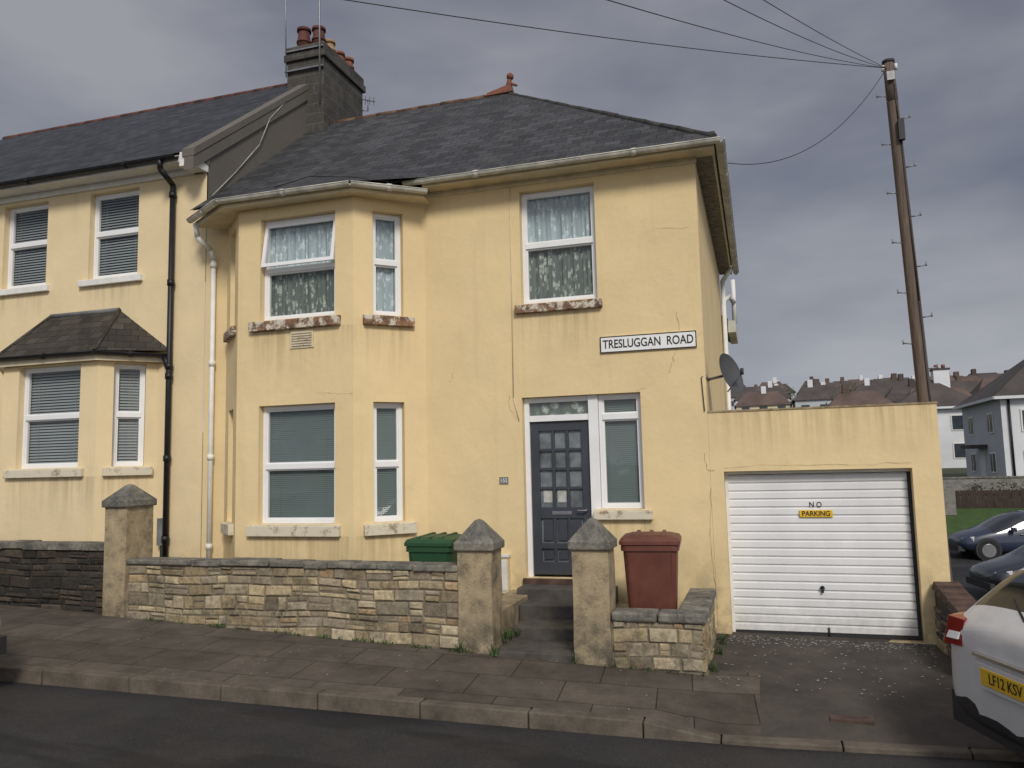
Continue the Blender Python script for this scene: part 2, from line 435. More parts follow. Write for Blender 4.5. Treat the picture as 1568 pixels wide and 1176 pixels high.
# ------------------------------------------------------------------ ground profile
def g(x):
    if x<-.5: return -.07-.047*x
    if x<2: return -.0465-.012*(x+.5)
    return -.0765-.03*(x-2)
def kerbY(x): return 6.67+.1*x
def pv(x,y): return g(x)-.028*(8.04-y) if y<8.04 else g(x)
def drop(xq):
    if xq<-1.0: return 0
    if xq<-.4: return -.09*(xq+1)/.6
    return -.09
def interp(T,y):
    if y<=T[0][0]: return T[0][1]
    for (a,b),(c,d) in zip(T[:-1],T[1:]):
        if y<=c: return b+(d-b)*(y-a)/(c-a)
    return T[-1][1]
TP=[(8,-.16),(10,-.3),(14,-.8),(22,-1.5),(28,-1.38),(31,-1.25),(34,-.3),(50,.25),(80,2.2),(130,8),(185,13.5),(230,13),(400,-5),(3000,-60)]
def ht(x,y): return interp(TP,y)

mb=MB()
xs=[-3000,-800,-300,-120,-60,-30,-18,-8,0,4,8,14,20,30,45,60,80,120,300,900,3000]
ys=[-3000,-500,-100,-30,-8,0,5,8,10,12,14,18,22,25,28,31,32.5,34,40,50,65,80,100,130,160,185,200,230,300,400,900,3000]
for i in range(len(xs)-1):
    for j in range(len(ys)-1):
        def h(x,y):
            z=ht(x,y)-.45 if y<36 else ht(x,y)
            if y<10: z=min(z,g(max(-30,min(30,x)))-.45)
            return z
        mb.face([(x,y,h(x,y)) for x,y in ((xs[i],ys[j]),(xs[i+1],ys[j]),(xs[i+1],ys[j+1]),(xs[i],ys[j+1]))],'terrain',smooth=True)
mb.done('ground')

mb=MB()
N=70
def cl(x): return max(-30,min(30,x))
for i in range(N):
    x0=-45+i*90/N;x1=x0+90/N
    for (s0,s1) in ((0,.25),(.25,1.2),(1.2,3.5),(3.5,7.0)):
        def P(x,s): return (x,kerbY(x)-s,pv(cl(x),kerbY(cl(x)))-.125+.02*min(s,3.5))
        mb.face([P(x0,s1),P(x1,s1),P(x1,s0),P(x0,s0)],'asphalt',smooth=True)
mb.done('road')
mb=MB()
for i in range(N):
    x0=-45+i*90/N;x1=x0+90/N
    def Q(x,s,up): return (x,kerbY(x)-7-s,pv(cl(x),kerbY(x))-.055+up)
    mb.face([Q(x0,2.5,.12),Q(x1,2.5,.12),Q(x1,0,.12),Q(x0,0,.12)],'paving')
    mb.face([Q(x0,0,-.03),Q(x0,0,.12),Q(x1,0,.12),Q(x1,0,-.03)],'kerb_stone')
mb.done('pavement')
mb=MB()
xx=[-40,-30,-20]+[-14+.5*i for i in range(27)]+[-.7,-.4,-.1,.5,1,1.5,2.3]
xx=sorted(set(round(q,3) for q in xx))
for x0,x1 in zip(xx[:-1],xx[1:]):
    for t0,t1 in ((0,.5),(.5,1)):
        def P(x,t):
            k=kerbY(x)+.13;y=k+(8.25-k)*t;return (x,y,pv(x,y)+(drop(x) if t==0 else 0))
        m='paving' if x1<=-.05 else 'drive_concrete'
        mb.face([P(x0,t0),P(x1,t0),P(x1,t1),P(x0,t1)],m)
    if x0>=-.75: mb.face([(x0,8.25,g(x0)),(x1,8.25,g(x1)),(x1,10.4,g(x1)+.01),(x0,10.4,g(x0)+.01)],'drive_concrete')
mb.face([(2.3,6.9,-.5),(2.3,10.4,-.5),(2.3,10.4,-.08),(2.3,6.9,-.08)],'kerb_stone')
mb.done('pavement')
mb=MB()
cuts=[-1.0-.93*i for i in range(15)][::-1]+[-.4,.5,1.4,2.3]
for x,x1 in zip(cuts[:-1],cuts[1:]):
    w=.005;P=[]
    jz=rnd(-.004,.004);jy=rnd(-.006,.006)
    for zz in (0,1):
        for yy in (0,.135):
            for xq in (x+w,x1-w):
                y=kerbY(xq)+yy+jy
                zt=pv(xq,kerbY(xq)+.13)+.004+jz+drop(xq)
                P.append((xq,y,zt-.22 if zz==0 else zt))
    mb.hexa(P,'kerb_stone')
mb.done('kerb',bevel=.012)

# ------------------------------------------------------------------ MAIN HOUSE
house=empty('semi_detached_house')
D=9.94;BY=9.24
F=fr((0,D,0),(1,0))
BF=fr((0,BY,0),(1,0))
XL,XR=-7.94,-.57
BL,BR=-6.84,-5.04
BLo,BRo=-7.55,-4.30
SR=fr((BR,BY,0),(BRo-BR,D-BY));LR=math.hypot(BRo-BR,D-BY)
SL=fr((BLo,D,0),(BL-BLo,BY-D));LL=math.hypot(BL-BLo,D-BY)
WT=5.88
mb=MB()
W='cream_render'
wall(mb,F,BRo,XR,-.3,WT,[(-2.91,-1.88,4.15,5.70),(-2.94,-2.0,.57,2.90),(-2.0,-1.38,1.44,2.90)],W)
wall(mb,F,XL,BLo,-.3,WT,[],W)
wall(mb,BF,BL,BR,-.3,5.72,[(-6.48,-5.31,4.08,5.52),(-6.48,-5.31,1.31,2.90)],W)
wall(mb,SR,0,LR,-.3,5.72,[(.27,.70,4.08,5.52),(.27,.70,1.31,2.90)],W)
wall(mb,SL,0,LL,-.3,5.72,[(LL-.70,LL-.27,4.08,5.52),(LL-.70,LL-.27,1.31,2.90)],W)
mb.face([(XR,D,-1),(XR,16.4,-1.5),(XR,16.4,WT),(XR,D,WT)],W)
mb.face([(XL,16.4,-1.5),(XL,16.4,WT),(XR,16.4,WT),(XR,16.4,-1.5)],W)
mb.box(-4.2,-.58,16.42,20,-1.5,4.9,W)
mb.face([(-.45,16.41,4.9),(-.45,20.2,4.9),(-2.4,20.2,6.2),(-2.4,16.41,6.2)],'slate')
mb.face([(-4.35,16.41,4.9),(-2.4,16.41,6.2),(-2.4,20.2,6.2),(-4.35,20.2,4.9)],'slate')
mb.done('walls',house)

FB=(.026,.027)
window(house,BF,-6.48,-5.31,4.08,5.52,.50,'lace_light','lace_mid',openlight=True)
window(house,SR,.27,.70,4.08,5.52,.52,'lace_light','lace_light')
window(house,SL,LL-.70,LL-.27,4.08,5.52,.52,'lace_light','lace_light')
window(house,BF,-6.48,-5.31,1.31,2.90,.48,'blind_grey',blind=FB)
window(house,SR,.27,.70,1.31,2.90,.48,'blind_grey',blind=FB)
window(house,SL,LL-.70,LL-.27,1.31,2.90,.48,'blind_grey',blind=FB)
window(house,F,-2.91,-1.88,4.15,5.70,.52,'lace_light','lace_mid')
window(house,F,-1.94,-1.38,1.44,2.90,.80,'blind_grey',fw=.05,blind=(.026,.027))
mb=MB()
sill(mb,BF,-6.62,-5.22,3.93,4.08,'peeling_sill');sill(mb,SR,.13,.84,3.93,4.08,'peeling_sill');sill(mb,SL,LL-.84,LL-.13,3.93,4.08,'peeling_sill')
sill(mb,BF,-6.62,-5.22,1.15,1.31,'painted_sill');sill(mb,SR,.13,.84,1.15,1.31,'painted_sill');sill(mb,SL,LL-.84,LL-.13,1.15,1.31,'painted_sill')
sill(mb,F,-2.99,-1.82,4.02,4.15,'peeling_sill');sill(mb,F,-2.02,-1.28,1.31,1.44,'painted_sill')
mb.done('sills',house,bevel=.008)

mb=MB();U='white_upvc'
mb.box(-2.937,-2.87,.09,.17,.57,2.897,U,F)
mb.box(-2.07,-1.943,.07,.17,.57,2.897,U,F)
mb.box(-2.87,-2.07,.092,.17,2.83,2.897,U,F)
mb.box(-2.87,-2.07,.085,.17,2.58,2.66,U,F)
mb.face([F(-2.87,.14,2.66),F(-2.07,.14,2.66),F(-2.07,.14,2.83),F(-2.87,.14,2.83)],'lace_mid')
mb.face([F(-2.87,.125,2.66),F(-2.07,.125,2.66),F(-2.07,.125,2.83),F(-2.87,.125,2.83)],'window_glass')
L0,L1,z0,z1=-2.865,-2.075,.60,2.575
mb.box(L0,L1,.16,.18,z0,z1,'door_pane',F)
DD='dark_door'
def vb(a,b,c,d,dd=.12): mb.box(a,b,dd,.165,c,d,DD,F)
vb(L0,L0+.11,z0,z1);vb(L1-.11,L1,z0,z1)
vb(L0+.11,L1-.11,z1-.12,z1,.121);vb(L0+.11,L1-.11,z0,z0+.16,.121);vb(L0+.11,L1-.11,1.32,1.46,.121);vb(L0+.11,L1-.11,.93,1.0,.121)
cw=(L1-L0-.22)
for k in (1,2):
    xx_=L0+.11+cw*k/3;vb(xx_-.018,xx_+.018,z0+.16,z1-.12,.125)
for k in (1,2,3):
    zz=1.46+(z1-.12-1.46)*k/4
    vb(L0+.11,L1-.11,zz-.018,zz+.018,.128)
for k in range(3):
    x0=L0+.11+cw*k/3+.035;x1=L0+.11+cw*(k+1)/3-.035
    mb.box(x0,x1,.135,.166,z0+.19,.90,DD,F);mb.box(x0,x1,.135,.166,1.03,1.29,DD,F)
    if k!=2: mb.box(x0,x1,.152,.159,1.52,1.68,'leaf_fleck',F)
mb.box(-2.60,-2.34,.112,.13,1.365,1.41,'chrome',F)
mb.cyl(F(-2.14,.06,1.42),F(-2.14,.13,1.42),.014,'chrome');mb.cyl(F(-2.14,.065,1.42),F(-2.25,.065,1.42),.011,'chrome')
mb.box(-2.97,-1.98,-.05,.2,.50,.568,'brown_cap',F)
mb.done('front_door',house,bevel=.004)

EZ=5.95;EY=9.62;RY=13.15;RZ=8.78;RX=-4.0;EXR=-.30;EYB=16.68
sl=(RZ-EZ)/(RY-EY)
def mz(y): return EZ+(y-EY)*sl
mb=MB();S='slate'
mb.face([(-7.96,EY,EZ),(EXR,EY,EZ),(RX,RY,RZ),(-7.96,RY,RZ)],S)
mb.face([(EXR,EY,EZ),(EXR,EYB,EZ),(RX,RY,RZ)],S)
mb.face([(EXR,EYB,EZ),(-7.96,EYB,EZ),(-7.96,RY,RZ),(RX,RY,RZ)],S)
x=-4.1
while x<EXR-.02:
    w=min(.23,EXR-x);j=rnd(0,.012)
    mb.hexa([(x+.003,EY-.03-j,EZ-.030),(x+w-.003,EY-.03-j,EZ-.030),(x+.003,EY+.18,mz(EY+.18)-.01),(x+w-.003,EY+.18,mz(EY+.18)-.01),(x+.003,EY-.03-j,EZ-.012),(x+w-.003,EY-.03-j,EZ-.012),(x+.003,EY+.18,mz(EY+.18)+.012),(x+w-.003,EY+.18,mz(EY+.18)+.012)],S);x+=w
E0=(-7.96,9.56,5.93);E1=(-6.97,8.97,5.78);E2=(-4.92,8.97,5.78);E3=(-4.10,9.60,5.95)
T1=(-6.8,10.25,mz(10.25)+.005);T2=(-5.1,10.25,mz(10.25)+.005);T0=(-7.96,10.1,mz(10.1)+.005);T3=(-4.0,9.7,mz(9.7)+.006)
mb.face([E1,E2,T2,T1],S);mb.face([E0,E1,T1,T0],S);mb.face([E2,E3,T3,T2],S)
mb.done('roof_slates',house)
mb=MB()
C='cream_paint'
mb.box(-4.2,XR+.25,D-.28,D+.01,WT-.03,WT+.0,C)
mb.box(-4.2,XR+.25,D-.30,D-.28,WT-.05,EZ-.03,C)
mb.box(XR+.001,XR+.25,D+.01,16.6,WT-.03,WT,'cream_flake');mb.box(XR+.22,XR+.245,D-.28,16.6,WT-.05,EZ-.03,C)
mb.box(-4.25,XR+.02,D-.018,D-.001,WT-.10,WT-.03,C)
def strip(p,q,z0,z1,th,m):
    f=fr((p[0],p[1],0),(q[0]-p[0],q[1]-p[1]));L=math.hypot(q[0]-p[0],q[1]-p[1]);mb.box(0,L,0,th,z0,z1,m,f)
bp=[(-7.90,9.62),(-6.95,9.02),(-4.94,9.02),(-4.16,9.62)]
for p,q in zip(bp[:-1],bp[1:]):
    strip(p,q,5.675,5.765,.025,C)
zs=5.685
mb.face([(-7.90,9.64,zs),(-6.95,9.04,zs),(-6.84,9.3,zs),(-7.6,9.94,zs)],C)
mb.face([(-6.95,9.04,zs),(-4.94,9.04,zs),(-5.04,9.3,zs),(-6.84,9.3,zs)],C)
mb.face([(-4.94,9.04,zs),(-4.16,9.64,zs),(-4.2,9.94,zs),(-5.04,9.3,zs)],C)
mb.done('eaves',house)
mb=MB()
gutter(mb,[(-4.45,D-.36,EZ-.045),(-.24,D-.36,EZ-.045)],.052,'gutter_white')
gutter(mb,[(-.24,D-.36,EZ-.045),(-.24,16.7,EZ-.055)],.052,'gutter_white')
gutter(mb,[(-7.93,9.55,5.78),(-6.98,8.95,5.77),(-4.92,8.95,5.76),(-4.10,9.57,5.75)],.052,'gutter_white')
mb.done('gutters',house)
mb=MB()
mb.tube([(-7.83,9.55,5.72),(-7.83,9.60,5.52),(-7.74,9.80,5.36),(-7.74,9.86,5.22)],.038,'white_paint')
mb.tube([(-7.74,9.86,5.22),(-7.74,9.86,.35)],.036,'white_paint')
for z in (5.1,3.6,2.2,.9): mb.cyl((-7.74,9.86,z),(-7.74,9.86,z+.08),.047,'white_paint')
mb.tube([(-.30,16.1,5.88),(-.50,16.1,5.6),(-.50,16.1,-1)],.045,'white_paint')
mb.tube([(-.33,17.4,4.95),(-.33,17.4,5.9)],.05,'white_paint')
mb.tube([(-.50,16.1,5.2),(-.40,16.9,5.45),(-.33,17.4,5.4)],.05,'white_paint')
mb.box(-.45,-.30,16.5,18.2,4.62,4.86,'gutter_white')
mb.done('downpipes',house)
mb=MB()
def ridge(p,q,m,r=.085,step=.42):
    p=Vector(p);q=Vector(q);L=(q-p).length;n=int(L/step)
    for i in range(n):
        a=p+(q-p)*(i/n);b=p+(q-p)*((i+.97)/n)
        mb.cyl(a+Vector((0,0,rnd(-.008,.008))),b+Vector((0,0,rnd(-.006,.006))),r,m,r1=r*.96,n=10)
ridge((-7.95,RY,RZ-.03),(RX,RY,RZ-.03),'ridge_tile',.06)
ridge((RX,RY,RZ-.03),(EXR,EY,EZ),'hip_tile',.045,.35)
ridge((RX,RY,RZ-.03),(EXR,EYB,EZ),'hip_tile',.045,.35)
mb.hexa([(RX-.42,RY-.07,RZ-.02),(RX+.1,RY-.09,RZ-.02),(RX-.42,RY+.07,RZ-.02),(RX+.1,RY+.09,RZ-.02),(RX-.40,RY-.03,RZ+.05),(RX+.06,RY-.05,RZ+.15),(RX-.40,RY+.03,RZ+.05),(RX+.06,RY+.05,RZ+.15)],'terracotta')
mb.cyl((RX,RY,RZ+.08),(RX+.03,RY,RZ+.26),.06,'terracotta',r1=.04);mb.ball((RX+.04,RY,RZ+.30),.07,'terracotta',10)
mb.cyl((RX+.03,RY,RZ+.18),(RX+.17,RY-.02,RZ+.10),.03,'terracotta',r1=.02)
mb.done('ridge_tiles',house)
mb=MB()
mb.box(-3.33,-3.15,-.10,-.001,.38,.84,'cream_paint',F);mb.box(-3.345,-3.135,-.12,-.002,.84,.87,'white_paint',F);mb.box(-3.31,-3.17,-.107,-.1,.42,.80,'white_paint',F)
mb.box(-3.30,-3.28,-.09,-.05,.1,.38,'cream_paint',F)
mb.box(-5.985,-5.63,-.015,-.002,3.66,3.90,'cream_paint',BF)
for i in range(6): mb.box(-5.96,-5.655,-.03,-.012,3.69+i*.034,3.703+i*.034,'painted_sill',BF)
mb.done('meter_box_and_vent',house)
mb=MB()
def crack(f,pts,w=.006,m='crack_dark',d=-.003):
    out=[]
    for (a,b),(c,e) in zip(pts[:-1],pts[1:]):
        n=5
        for i in range(n): out.append((a+(c-a)*i/n+rnd(-.014,.014),b+(e-b)*i/n+rnd(-.014,.014)))
    out.append(pts[-1])
    for p,q in zip(out[:-1],out[1:]):
        ww=w*rnd(.4,1.1);mb.face([f(p[0]-ww,d,p[1]-ww*.5),f(q[0]-ww,d,q[1]-ww*.5),f(q[0]+ww,d,q[1]+ww*.5),f(p[0]+ww,d,p[1]+ww*.5)],m)
crack(F,[(-3.1,2.95),(-3.13,2.80),(-3.02,2.62)],.003)
crack(F,[(-.9,3.42),(-.95,3.3),(-1.0,3.12),(-1.3,2.95),(-1.42,2.92)],.0035)
crack(F,[(-.88,3.9),(-.86,3.65)],.003)
crack(F,[(-.57,3.6),(-.75,3.5)],.003)
crack(F,[(-.7,4.95),(-1.1,5.0),(-1.3,4.92)],.0025)
crack(F,[(-.62,2.1),(-.62,1.9),(-.50,1.9)],.004,d=-.002)
crack(F,[(-.58,1.7),(-.60,1.1),(-.58,.5),(-.57,.0)],.0035,d=-.002)
crack(F,[(-.41,1.93),(.3,1.95),(1.0,1.93),(1.66,1.94)],.003,d=-.001)
crack(F,[(-3.9,3.3),(-3.95,3.15)],.003)
crack(BF,[(-5.6,3.05),(-5.3,3.02),(-5.04,3.0)],.0025)
mb.tube([F(-3.03,-.012,5.78),F(-3.05,-.012,2.9),F(-2.98,-.012,2.6)],.006,'cream_paint',n=5)
mb.tube([(-6.1,9.0,5.86),(-5.5,8.9,5.9),(-4.9,8.95,5.83),(-4.5,9.4,5.86),(-4.3,9.6,5.95)],.008,'wire',n=5)
mb.done('render_cracks_and_cables',house)
mb=MB();mb.box(-3.27,-3.15,-.012,-.001,1.775,1.865,'lead',F);o=mb.done('house_number_plate',house)

def text(body,size,loc,mat,parent,rot=(math.radians(90),0,0),ext=.001,sx=1.0,name='lettering'):
    cu=bpy.data.curves.new(name,'FONT');cu.body=body;cu.size=size;cu.extrude=ext;cu.align_x='CENTER';cu.align_y='CENTER'
    o=bpy.data.objects.new(name,cu);COL.objects.link(o);o.location=loc;o.rotation_euler=rot;o.scale=(sx,1,1);cu.materials.append(MATS[mat]);o.parent=parent;return o
text('152',.07,(-3.21,D-.014,1.82),'sign_white',house)

sg=empty('street_name_sign')
mb=MB();A0,A1,Z0,Z1=-1.865,-.655,3.42,3.63
mb.box(A0,A1,-.022,-.006,Z0,Z1,'sign_white',F)
for (a,b,c,d) in ((A0,A1,Z1-.012,Z1),(A0,A1,Z0,Z0+.012),(A0,A0+.012,Z0+.012,Z1-.012),(A1-.012,A1,Z0+.012,Z1-.012)):
    mb.box(a,b,-.025,-.0215,c,d,'sign_black',F)
mb.done('plate',sg)
to=text('TRESLUGGAN  ROAD',.155,((A0+A1)/2,D-.0235,(Z0+Z1)/2-.002),'sign_black',sg,sx=.76);to.data.offset=.0022

sd=empty('satellite_dish')
mb=MB()
c=Vector((-.33,10.35,3.10));nrm=Vector((.86,-.42,.28)).normalized()
a=nrm.orthogonal().normalized();b=nrm.cross(a);K=24;R=.27
rings=[]
for j in range(6):
    r=R*j/5;rings.append([(c+ (a*math.cos(2*math.pi*k/K)+b*math.sin(2*math.pi*k/K))*r+nrm*(.07*(r/R)**2))[:] for k in range(K)])
for j in range(5):
    for k in range(K): mb.face([rings[j][k],rings[j][(k+1)%K],rings[j+1][(k+1)%K],rings[j+1][k]],'dish_grey',smooth=True)
mb.cyl((-.57,10.35,3.05),(c-nrm*.02)[:],.018,'galv_metal');mb.cyl((-.57,10.0,3.06),(-.57,10.5,3.06),.02,'galv_metal')
mb.cyl((c-Vector((0,0,.22)))[:],(c+nrm*.22-Vector((0,0,.06)))[:],.008,'dish_grey');mb.cyl((c+nrm*.22-Vector((0,0,.08)))[:],(c+nrm*.22)[:],.022,'plastic_grey')
mb.tube([(-.57,9.98,3.08),(-.62,9.925,3.04),(-.60,9.925,2.62)],.006,'wire',n=5)
mb.done('dish',sd)

gar=empty('garage')
GR=1.96
mb=MB()
wall(mb,F,XR+.002,GR,-.3,2.60,[(-.41,1.66,-.06,1.88)],W,rd=.22,d0=.006)
mb.face([(GR,D+.006,-.5),(GR,15.4,-1.2),(GR,15.4,2.52),(GR,D+.006,2.60)],W)
mb.face([(XR,15.4,-1.2),(XR,15.4,2.52),(GR,15.4,2.52),(GR,15.4,-1.2)],W)
mb.face([(XR,D+.2,2.5),(GR,D+.2,2.5),(GR,15.4,2.45),(XR,15.4,2.45)],'lead')
mb.box(XR+.003,GR+.01,D-.004,D+.22,2.60,2.622,'crack_dark')
mb.done('walls',gar)
mb=MB()
n=19;z=-.02;H=(1.83+.02)/n
for i in range(n):
    a=z+i*H
    prof=[(.17,a),(.150,a+.012),(.150,a+H-.022),(.17,a+H-.006),(.17,a+H)]
    for (d0,q0),(d1,q1) in zip(prof[:-1],prof[1:]):
        mb.face([F(-.37,d0,q0),F(1.62,d0,q0),F(1.62,d1,q1),F(-.37,d1,q1)],'garage_white')
mb.box(-.408,-.37,.14,.2,-.05,1.84,'white_paint',F);mb.box(1.62,1.657,.14,.2,-.05,1.84,'plastic_grey',F)
mb.box(-.408,1.657,.13,.21,1.84,1.877,'white_paint',F)
mb.box(-.37,1.62,.145,.18,-.055,-.02,'plastic_grey',F)
mb.cyl(F(.635,.15,.50),F(.635,.125,.50),.026,'black_plastic');mb.cyl(F(.635,.118,.50),F(.635,.125,.45),.014,'black_plastic')
mb.cyl(F(.68,.14,-.05),F(.68,.14,.05),.012,'plastic_grey')
mb.done('garage_door',gar)
ns=empty('no_parking_sign')
mb=MB();mb.box(.43,.80,.128,.142,1.32,1.405,'yellow_plate',F);mb.done('plate',ns,bevel=.006)
to=text('PARKING',.082,(.615,D+.1265,1.362),'sign_black',ns,sx=.92);to.data.offset=.0015
to=text('N O',.085,(.615,D+.148,1.465),'sign_black',ns,sx=.9);to.data.offset=.0015

mb=MB()
mb.box(-7.4,-3.13,8.2,9.94,-.3,.36,'soil');mb.box(-1.49,-.62,8.2,9.93,-.3,.10,'soil')
mb.done('garden_ground')
mb=MB();K_='concrete_step'
mb.box(-2.735,-1.885,7.98,8.62,-.2,.10,K_);mb.box(-2.735,-1.885,8.62,9.15,-.2,.22,K_);mb.box(-2.80,-1.80,9.15,9.55,-.2,.37,K_);mb.box(-2.95,-1.75,9.55,9.935,-.2,.50,K_)
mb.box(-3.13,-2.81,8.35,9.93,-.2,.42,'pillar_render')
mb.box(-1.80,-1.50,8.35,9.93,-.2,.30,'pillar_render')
mb.done('front_steps',bevel=.012)

# ------------------------------------------------------------------ stone walls
def stones(mb,f,a0,a1,zb,zt,pal,d=0,hmin=.06,hmax=.16,m='rubble_stone'):
    z=zt
    zlow=min(zb(a0),zb(a1))
    wob=[rnd(0,6.28) for _ in range(3)]
    def W_(a,zz): return .012*math.sin(a*2.1+wob[0]+zz*3)+.008*math.sin(a*5.3+wob[1])
    while z>zlow+.02:
        h=rnd(hmin,hmax);zl=z-h
        a=a0
        while a<a1-.02:
            w=rnd(.10,.34)*(.7+h*3);b=min(a+w,a1)
            if a1-b<.07: b=a1
            base=max(zb(a),zb(b))-.02
            lo=max(zl,base-.03)
            if lo<z-.03:
                parts=[(lo,z)]
                if h>.10 and random.random()<.35: mz_=lo+(z-lo)*rnd(.35,.65);parts=[(lo,mz_),(mz_,z)]
                for (l2,u2) in parts:
                    c=random.choice(pal);k=rnd(.66,1.2);c=tuple(x*k for x in c)
                    j=.005;o=-rnd(.006,.032);ch=.014
                    A,B,L_,U_=a+j+rnd(0,.004),b-j-rnd(0,.004),l2+j,u2-j
                    if U_-L_<.015: continue
                    r=lambda:rnd(-.007,.007)
                    ww=(0 if z==zt else W_(a,z));w2=(0 if z==zt else W_(b,z))
                    lA,lB=L_+W_(a,zl),L_+W_(b,zl);uA,uB=U_+ww,U_+w2
                    back=[f(A,d+.01,lA),f(B,d+.01,lB),f(B,d+.01,uB),f(A,d+.01,uA)]
                    fa=[(A+ch+r(),lA+ch+r()),(B-ch+r(),lB+ch+r()),(B-ch+r(),uB-ch+r()),(A+ch+r(),uA-ch+r())]
                    mid=[(A+.003,lA+.003),(B-.003,lB+.003),(B-.003,uB-.003),(A+.003,uA-.003)]
                    fm=[f(x,d+o*.5,zz) for x,zz in mid];ff=[f(x,d+o+rnd(-.004,.004),zz) for x,zz in fa]
                    mb.face(ff,m,c)
                    for q in range(4):
                        mb.face([fm[q],fm[(q+1)%4],ff[(q+1)%4],ff[q]],m,c)
                        mb.face([back[q],back[(q+1)%4],fm[(q+1)%4],fm[q]],m,c)
            a=b
        z=zl
PAL=[(.36,.29,.175),(.40,.32,.19),(.33,.26,.155),(.27,.215,.135),(.34,.28,.19),(.43,.35,.22),(.23,.19,.135),(.30,.255,.18),(.36,.26,.15),(.39,.33,.22)]
DPAL=[(.10,.09,.075),(.15,.12,.09),(.08,.075,.065),(.17,.14,.105)]
WY=8.04
Fw=fr((0,WY,0),(1,0))
bw=empty('stone_boundary_wall')
mb=MB()
def gb(a): return g(a)
mb.hexa([(-7.5,WY,0),(-3.1,WY,-.1),(-7.5,WY+.22,0),(-3.1,WY+.22,-.1),(-7.5,WY,.93),(-3.1,WY,.87),(-7.5,WY+.22,.93),(-3.1,WY+.22,.87)],'mortar')
stones(mb,Fw,-7.48,-3.12,gb,.905,PAL)
mb.done('wall_body',bw)
mb=MB();a=-7.50
while a<-3.13:
    b=min(a+rnd(.3,.7),-3.125);zt=.925+(-.02)*(a+7.5)/4.4+rnd(-.008,.008);e=rnd(-.01,.01)
    mb.box(a,b-.006,-.045+e,.26,zt-.008,zt+.055+rnd(-.006,.006),'coping',Fw);a=b
mb.done('coping_stones',bw,bevel=.014)
lw_=empty('low_stone_wall')
mb=MB()
mb.box(-1.50,-.62,WY+.0,WY+.22,-.2,.44,'mortar');mb.box(-.82,-.602,WY+.22,9.72,-.2,.44,'mortar')
stones(mb,Fw,-1.49,-.60,gb,.44,PAL)
Fright=lambda a,d,z:(-.60-d,WY+a,z)
stones(mb,Fright,0,1.68,lambda a:-.06,.44,PAL)
mb.done('wall_body',lw_)
mb=MB()
for (a,b) in ((-1.49,-1.04),(-1.03,-.56)): mb.box(a,b,-.045,.25,.44,.53,'coping',Fw)
for i in range(4):
    y0=WY+.26+i*.36;mb.box(-.86,-.555,y0,y0+.35,.44,.53-.002*i,'coping')
mb.done('coping_stones',lw_,bevel=.022)
nw=empty('neighbour_stone_wall')
mb=MB()
mb.hexa([(-14,WY+.02,.2),(-7.85,WY+.02,0),(-14,WY+.25,.2),(-7.85,WY+.25,0),(-14,WY+.02,1.14),(-7.85,WY+.02,1.08),(-14,WY+.25,1.14),(-7.85,WY+.25,1.08)],'dark_mortar')
stones(mb,Fw,-14,-7.84,gb,1.08,DPAL,d=.02,m='dark_stone')
a=-14
while a<-7.86:
    b=min(a+rnd(.3,.6),-7.85);zt=1.08+rnd(-.01,.02);mb.box(a,b-.008,-.02,.28,zt,zt+.08,'coping',Fw,);a=b
mb.done('wall_body',nw)
def pillar(x0,x1,y0,y1,zb,zt,tip,m1='pillar_render',name='gate_pillar'):
    p=empty(name);mb=MB()
    zs=[zb+(zt-zb)*i/6 for i in range(7)]
    offs=[[rnd(-.006,.006) for _ in range(8)] for _ in zs]
    R=[[(x0+o[0],y0+o[1],z),(x1+o[2],y0+o[3],z),(x1+o[4],y1+o[5],z),(x0+o[6],y1+o[7],z)] for z,o in zip(zs,offs)]
    for r0,r1 in zip(R[:-1],R[1:]):
        for k in range(4): mb.face([r0[k],r0[(k+1)%4],r1[(k+1)%4],r1[k]],m1)
    mb.done('shaft',p)
    mb=MB();e=.035;cx,cy=(x0+x1)/2,(y0+y1)/2;h=.07
    mb.box(x0-e,x1+e,y0-e,y1+e,zt-.01,zt+h,'coping')
    A=[(x0-e,y0-e),(x1+e,y0-e),(x1+e,y1+e),(x0-e,y1+e)]
    Bq=[(cx+(a-cx)*.2,cy+(b-cy)*.2) for a,b in A];zl=zt+h
    for k in range(4):
        a,b=A[k],A[(k+1)%4];c_,d_=Bq[(k+1)%4],Bq[k]
        mb.face([(a[0],a[1],zl),(b[0],b[1],zl),(c_[0],c_[1],tip-.025),(d_[0],d_[1],tip-.025)],'coping')
        mb.face([(d_[0],d_[1],tip-.025),(c_[0],c_[1],tip-.025),(cx,cy,tip)],'coping')
    o=mb.done('cap',p)
    import bmesh
    bm=bmesh.new();bm.from_mesh(o.data);bmesh.ops.remove_doubles(bm,verts=bm.verts,dist=.0005);bm.to_mesh(o.data);bm.free()
    bv=o.modifiers.new('b','BEVEL');bv.width=.014;bv.segments=2
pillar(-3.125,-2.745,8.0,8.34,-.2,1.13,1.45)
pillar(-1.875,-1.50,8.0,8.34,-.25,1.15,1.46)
pillar(-7.83,-7.50,8.0,8.45,0,1.62,1.90,name='party_pillar')

